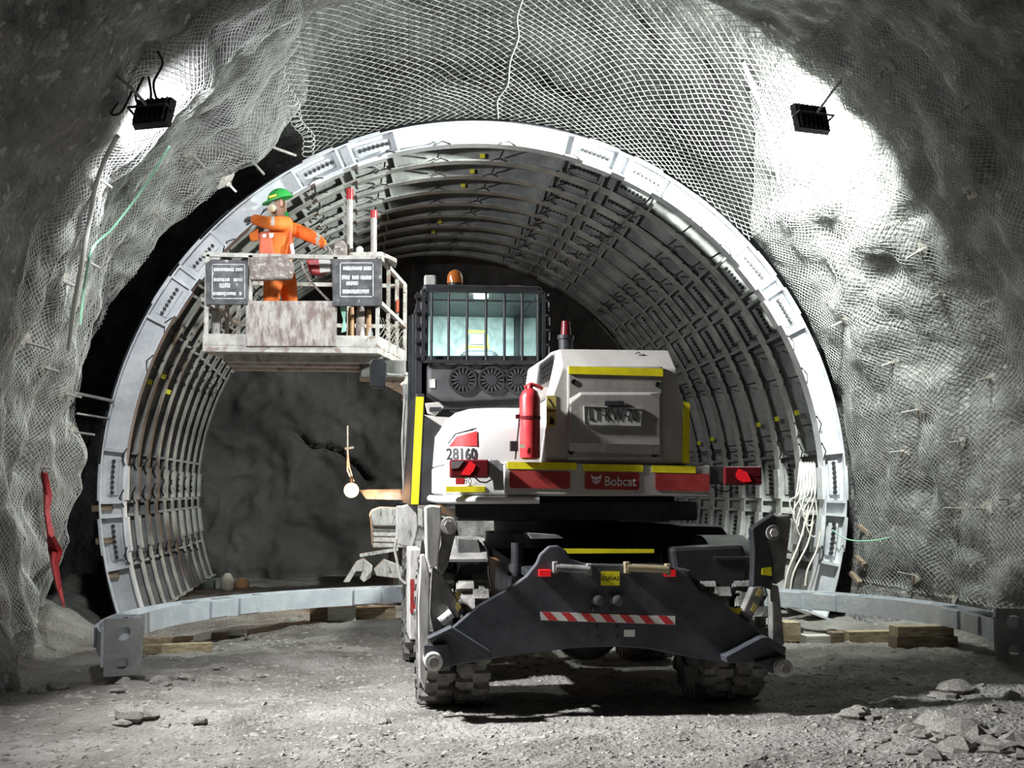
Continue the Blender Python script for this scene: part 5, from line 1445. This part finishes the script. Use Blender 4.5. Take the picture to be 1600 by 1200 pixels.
put(mb, 'wall_pipe', 'pipe_white', 'pale pipe running down the left rock wall beside the dark edge', 'pipe', smooth_deg=60)
for i, pts in enumerate(([(246, 80), (254, 100), (240, 130), (246, 160)], [(225, 120), (212, 150), (222, 175), (228, 188)], [(232, 120), (236, 150), (228, 180), (238, 196)], [(208, 140), (190, 175), (174, 178), (185, 160)])):
    mb = MB(); mb.tube(dense([at(x, y, 10.95) for x, y in pts], 5), .011, 6); put(mb, 'lamp_cable', 'cable_black', 'slack black cable looped above the left floodlight', 'cable', 'black cables above the left floodlight')
for i, pts in enumerate(([(1218, 215), (1226, 240), (1222, 262)], [(1232, 232), (1238, 248), (1228, 258)])):
    mb = MB(); mb.tube(dense([at(x, y, 14.2) for x, y in pts], 5), .014, 6); put(mb, 'cable_end', 'pipe_white', 'short pale cable end dangling below the right floodlight', 'cable', 'cable ends below the right floodlight')
mb = MB(); P_ = [at(1160, 95, 13.0), at(1200, 200, 14.2), at(1222, 320, 15.1), at(1226, 355, 15.3)]; mb.tube(dense(P_, 4), .022, 8)
put(mb, 'hanging_pipe', 'pipe_white', 'long pale pipe hanging from the roof down to the right arch shoulder', 'pipe', smooth_deg=60)
mb = MB(); mb.tube(dense([archp(1300, 828), at(1325, 843, 15.3), at(1360, 845, 15.1), at(1400, 838, 14.9)], 5), .008, 6); put(mb, 'green_string', 'cable_green', 'thin green line tied between the right arch leg and the rock', 'string')
# bundle of pale rope on the right leg: six loops
for i in range(6):
    x = 1250 + i * 4.2
    yb = 805 + 17 * (i % 3)
    P_ = [at(x, 722, AY + .3), at(x - 4 + i, 760, AY + .24), at(x - 8 + 3 * i, yb - 20, AY + .22), at(x - 10 + 2 * i, yb, AY + .2), at(x - 16 + i, yb - 22, AY + .2), at(x - 2 + i, 770, AY + .2), at(x + 2, 724, AY + .3)]
    mb = MB(); mb.tube(dense(P_, 5), .009, 6); put(mb, 'rope_loop', 'rope_white', 'loop of pale rope bundled on the right arch legs', 'rope', 'rope loops on the right arch legs', smooth_deg=60)
for i, pts in enumerate(([(1262, 800), (1250, 845), (1232, 890), (1224, 925)], [(1270, 815), (1262, 850), (1240, 895), (1234, 930)], [(1282, 830), (1276, 860), (1262, 890), (1258, 915)])):
    mb = MB(); mb.tube(dense([at(x, y, AY - .1) for x, y in pts], 4), .013, 6); put(mb, 'loose_rope', 'rope_white', 'pale rope end trailing from the right arch legs to the ground', 'rope', 'trailing rope ends at the right arch legs', smooth_deg=60)
# torn red tarp strip on the left wall
secs = []
for i, (x, y, w) in enumerate(((58, 738, 10), (64, 775, 12), (62, 800, 9), (68, 838, 11), (76, 862, 22), (74, 884, 12), (80, 920, 9), (88, 950, 4))):
    p, a = on_rock(x, y); p = p - Vector((sin(a), .6, cos(a))) * .08
    d = w / 2100 * p.y * .5
    secs.append([p + Vector((-d, 0, 0)), p + Vector((-d * .3, -.05, .02)), p + Vector((d * .4, -.02, -.02)), p + Vector((d, 0, 0)), p + Vector((0, .03, 0))])
mb = MB(); mb.loft(secs); put(mb, 'torn_tarp', 'tarp_red', 'torn strip of red tarp hanging on the left rock wall', 'tarp', smooth_deg=60)

# ------------------------------------------------------------------ timbers under the lying arch
def block(px0, px1, py, h, depth, m, label, rz=0, group=None, name='timber_block'):
    a_, b_ = gnd(px0, py), gnd(px1, py)
    w = (b_ - a_).length; c = (a_ + b_) / 2 + Vector((0, depth / 2, 0))
    z0 = fz(c.x, c.y) - .01
    mb = MB(); mb.obox(Vector((c.x, c.y, z0 + h / 2)), (w, depth, h), (0, 0, rz)); return put(mb, name, m, label, 'timber', group, bevel=.006)
block(212, 330, 1018, .09, .1, 'timber', 'pale plank on the ground behind the left end plate', R(14), name='timber_plank')
block(214, 300, 1002, .1, .1, 'timber', 'pale timber under the lying arch by its left end', R(8))
block(330, 356, 991, .08, .14, 'timber_dark', 'small dark timber block on the open floor left of the excavator')
block(356, 384, 989, .06, .14, 'timber_white', 'small pale timber block touching the dark one on the open floor')
block(484, 512, 975, .17, .16, 'timber_dark', 'dark timber block under the lying arch left of the excavator')
block(512, 556, 976, .16, .2, 'timber_white', 'pale stacked timber block under the lying arch left of the excavator')
block(556, 618, 974, .14, .2, 'timber', 'long timber under the lying arch next to the front wheel', name='timber_plank')
block(1226, 1252, 1000, .2, .25, 'timber', 'timber block under the lying arch next to the right stabiliser')
block(1260, 1302, 1003, .1, .2, 'timber_white', 'white timber pad under the standing right arch leg')
block(1302, 1332, 1004, .12, .2, 'timber_dark', 'dark timber beside the white pad at the right arch leg')
block(1326, 1398, 1006, .12, .16, 'timber', 'pale timber lying between the white pad and the timber stack')
block(1400, 1500, 1018, .11, .22, 'timber_dark', 'lower timber of the two-high stack under the right part of the lying arch')
a_ = gnd(1402, 1018); b_ = gnd(1500, 1018)
mb = MB(); c = (a_ + b_) / 2; mb.obox(Vector((c.x - .02, c.y + .11, fz(c.x, c.y) + .155)), ((b_ - a_).length * .96, .2, .1), (0, 0, R(3))); put(mb, 'timber_block', 'timber', 'upper timber of the two-high stack under the right part of the lying arch', 'timber', bevel=.006)
# box and bags inside the tunnel on the left
c = gnd(318, 922); c.z = fz(c.x, c.y)
mb = MB(); mb.box((c.x - .14, c.y, c.z), (c.x + .15, c.y + .35, c.z + .16)); put(mb, 'storage_box', 'crate_green', 'dark green box on the tunnel floor by the left arches', 'box', bevel=.012)
for i, (px, h, m_, lb) in enumerate(((355, .26, 'cement_bag', 'pale upright sack on the tunnel floor beside the dark green box'), (378, .17, 'bag_orange', 'low brown sack on the tunnel floor beside the pale sack'))):
    c = gnd(px, 922); c.z = fz(c.x, c.y)
    mb = MB(); mb.lathe(c, (0, 0, 1), [(0, .09), (.03, .115), (h * .6, .11), (h * .85, .07), (h, .04)], 12); put(mb, 'sack', m_, lb, 'sack', smooth_deg=50)

# ------------------------------------------------------------------ stones: the larger ones are things, the grit is not
def rock_mesh(seed, flat):
    b = MB(); b.sphere((0, 0, 0), 1, 9, 6)
    P_ = np.array(b.v)
    n_ = 1 + .42 * fbm(P_[:, 0], P_[:, 1], P_[:, 2], .8, 3, seed, .65)
    P_ = P_ * n_[:, None]; P_[:, 2] *= flat
    b.v = [tuple(p) for p in P_]
    return b.mesh('stone', 'stone', 12)
stones = [rock_mesh(200 + k, (.5, .62, .42, .75, .55)[k]) for k in range(5)]
big = [(88, 1078, .09), (55, 1082, .06), (205, 1073, .09), (190, 1076, .07), (248, 1077, .07), (260, 1078, .05), (290, 1070, .06), (180, 1092, .06), (205, 1136, .1), (222, 1134, .09), (192, 1140, .06),
       (455, 972, .06), (472, 968, .04), (395, 990, .05), (310, 1137, .05), (385, 1066, .06), (405, 1060, .04), (340, 1050, .04), (575, 993, .04), (600, 1130, .04),
       (1335, 1127, .09), (1345, 1124, .07), (1360, 1128, .06), (1418, 1152, .05), (1470, 1150, .13), (1485, 1155, .15), (1500, 1163, .13), (1515, 1160, .1), (1528, 1172, .09), (1498, 1180, .09), (1478, 1172, .08), (1540, 1178, .07),
       (1565, 1190, .1), (1585, 1184, .08), (1440, 1165, .05), (1425, 1178, .05), (1400, 1148, .04), (1380, 1160, .045), (1560, 1170, .05), (1590, 1195, .06), (1550, 1116, .05), (1490, 1090, .11), (1475, 1094, .09), (1580, 1102, .06), (1455, 1188, .07), (1510, 1140, .06)]
for i, (px, py, s) in enumerate(big):
    p = gnd(px, py)
    o = bpy.data.objects.new('stone', stones[i % 5]); col.objects.link(o)
    o.location = (p.x, p.y, fz(p.x, p.y) + s * .15)
    o.scale = (s * (1 + .3 * ((i * 3) % 4) / 4), s, s); o.rotation_euler = (0, 0, i * 1.7)
    shape = ('flat', 'lumpy', 'thin slab-like', 'tall blocky', 'rounded')[i % 5]
    size = 'large' if s > .085 else 'small' if s < .065 else 'middling'
    if px < 700:
        where = 'on the floor beside the timbers and the lying arch' if py < 1000 else 'in front of the left end plate of the lying arch' if px < 300 and py < 1110 else 'on the open mud between end plate and excavator' if py < 1110 else 'on the near floor with pale dust around it'
        tag(o, '%s %s pale stone %s' % (size, shape, where), 'stone', 'stones left of the excavator')
    else:
        where = 'in the rubble heap right of the excavator' if px > 1435 and py > 1135 else 'in the dark shadow right of the excavator' if py < 1120 else 'between the rubble heap and the excavator shadow'
        tag(o, '%s %s broken stone %s' % (size, shape, where), 'stone', 'stones right of the excavator')
# grit: thousands of flat chips in one mesh
N = 6500
gx = rng.uniform(-2.2, 5.8, N); gy = 7.2 + (rng.random(N) ** 1.6) * 7.5
gs = .008 + .02 * rng.random(N) ** 4 + .006 * rng.random(N)
gz = floor_z(gx, gy)
ang = rng.uniform(0, 2 * pi, N)
base_v = np.array([(-1, -.7, -.2), (1, -.5, -.2), (.8, .8, -.2), (-.7, .9, -.2), (-.4, -.2, .55), (.5, .1, .45)])
base_f = [(0, 1, 5, 4), (1, 2, 5), (2, 3, 4, 5), (3, 0, 4)]
Vg = np.zeros((N, 6, 3))
jit = 1 + .35 * rng.standard_normal((N, 6, 3)) * .6
B_ = base_v[None] * jit
Vg[..., 0] = gx[:, None] + gs[:, None] * 1.3 * (B_[..., 0] * np.cos(ang)[:, None] - B_[..., 1] * np.sin(ang)[:, None])
Vg[..., 1] = gy[:, None] + gs[:, None] * (B_[..., 0] * np.sin(ang)[:, None] + B_[..., 1] * np.cos(ang)[:, None])
Vg[..., 2] = gz[:, None] + gs[:, None] * (B_[..., 2] * .8 + .1)
Fg = [tuple(6 * i + k for k in f) for i in range(N) for f in base_f]
me = bpy.data.meshes.new('gravel'); me.from_pydata(Vg.reshape(-1, 3).tolist(), [], Fg); me.materials.append(MATS['stone'])
o = bpy.data.objects.new('gravel', me); col.objects.link(o); tag(o, 'loose grit and rock chips scattered over the muddy floor', 'gravel', None, 'stuff')
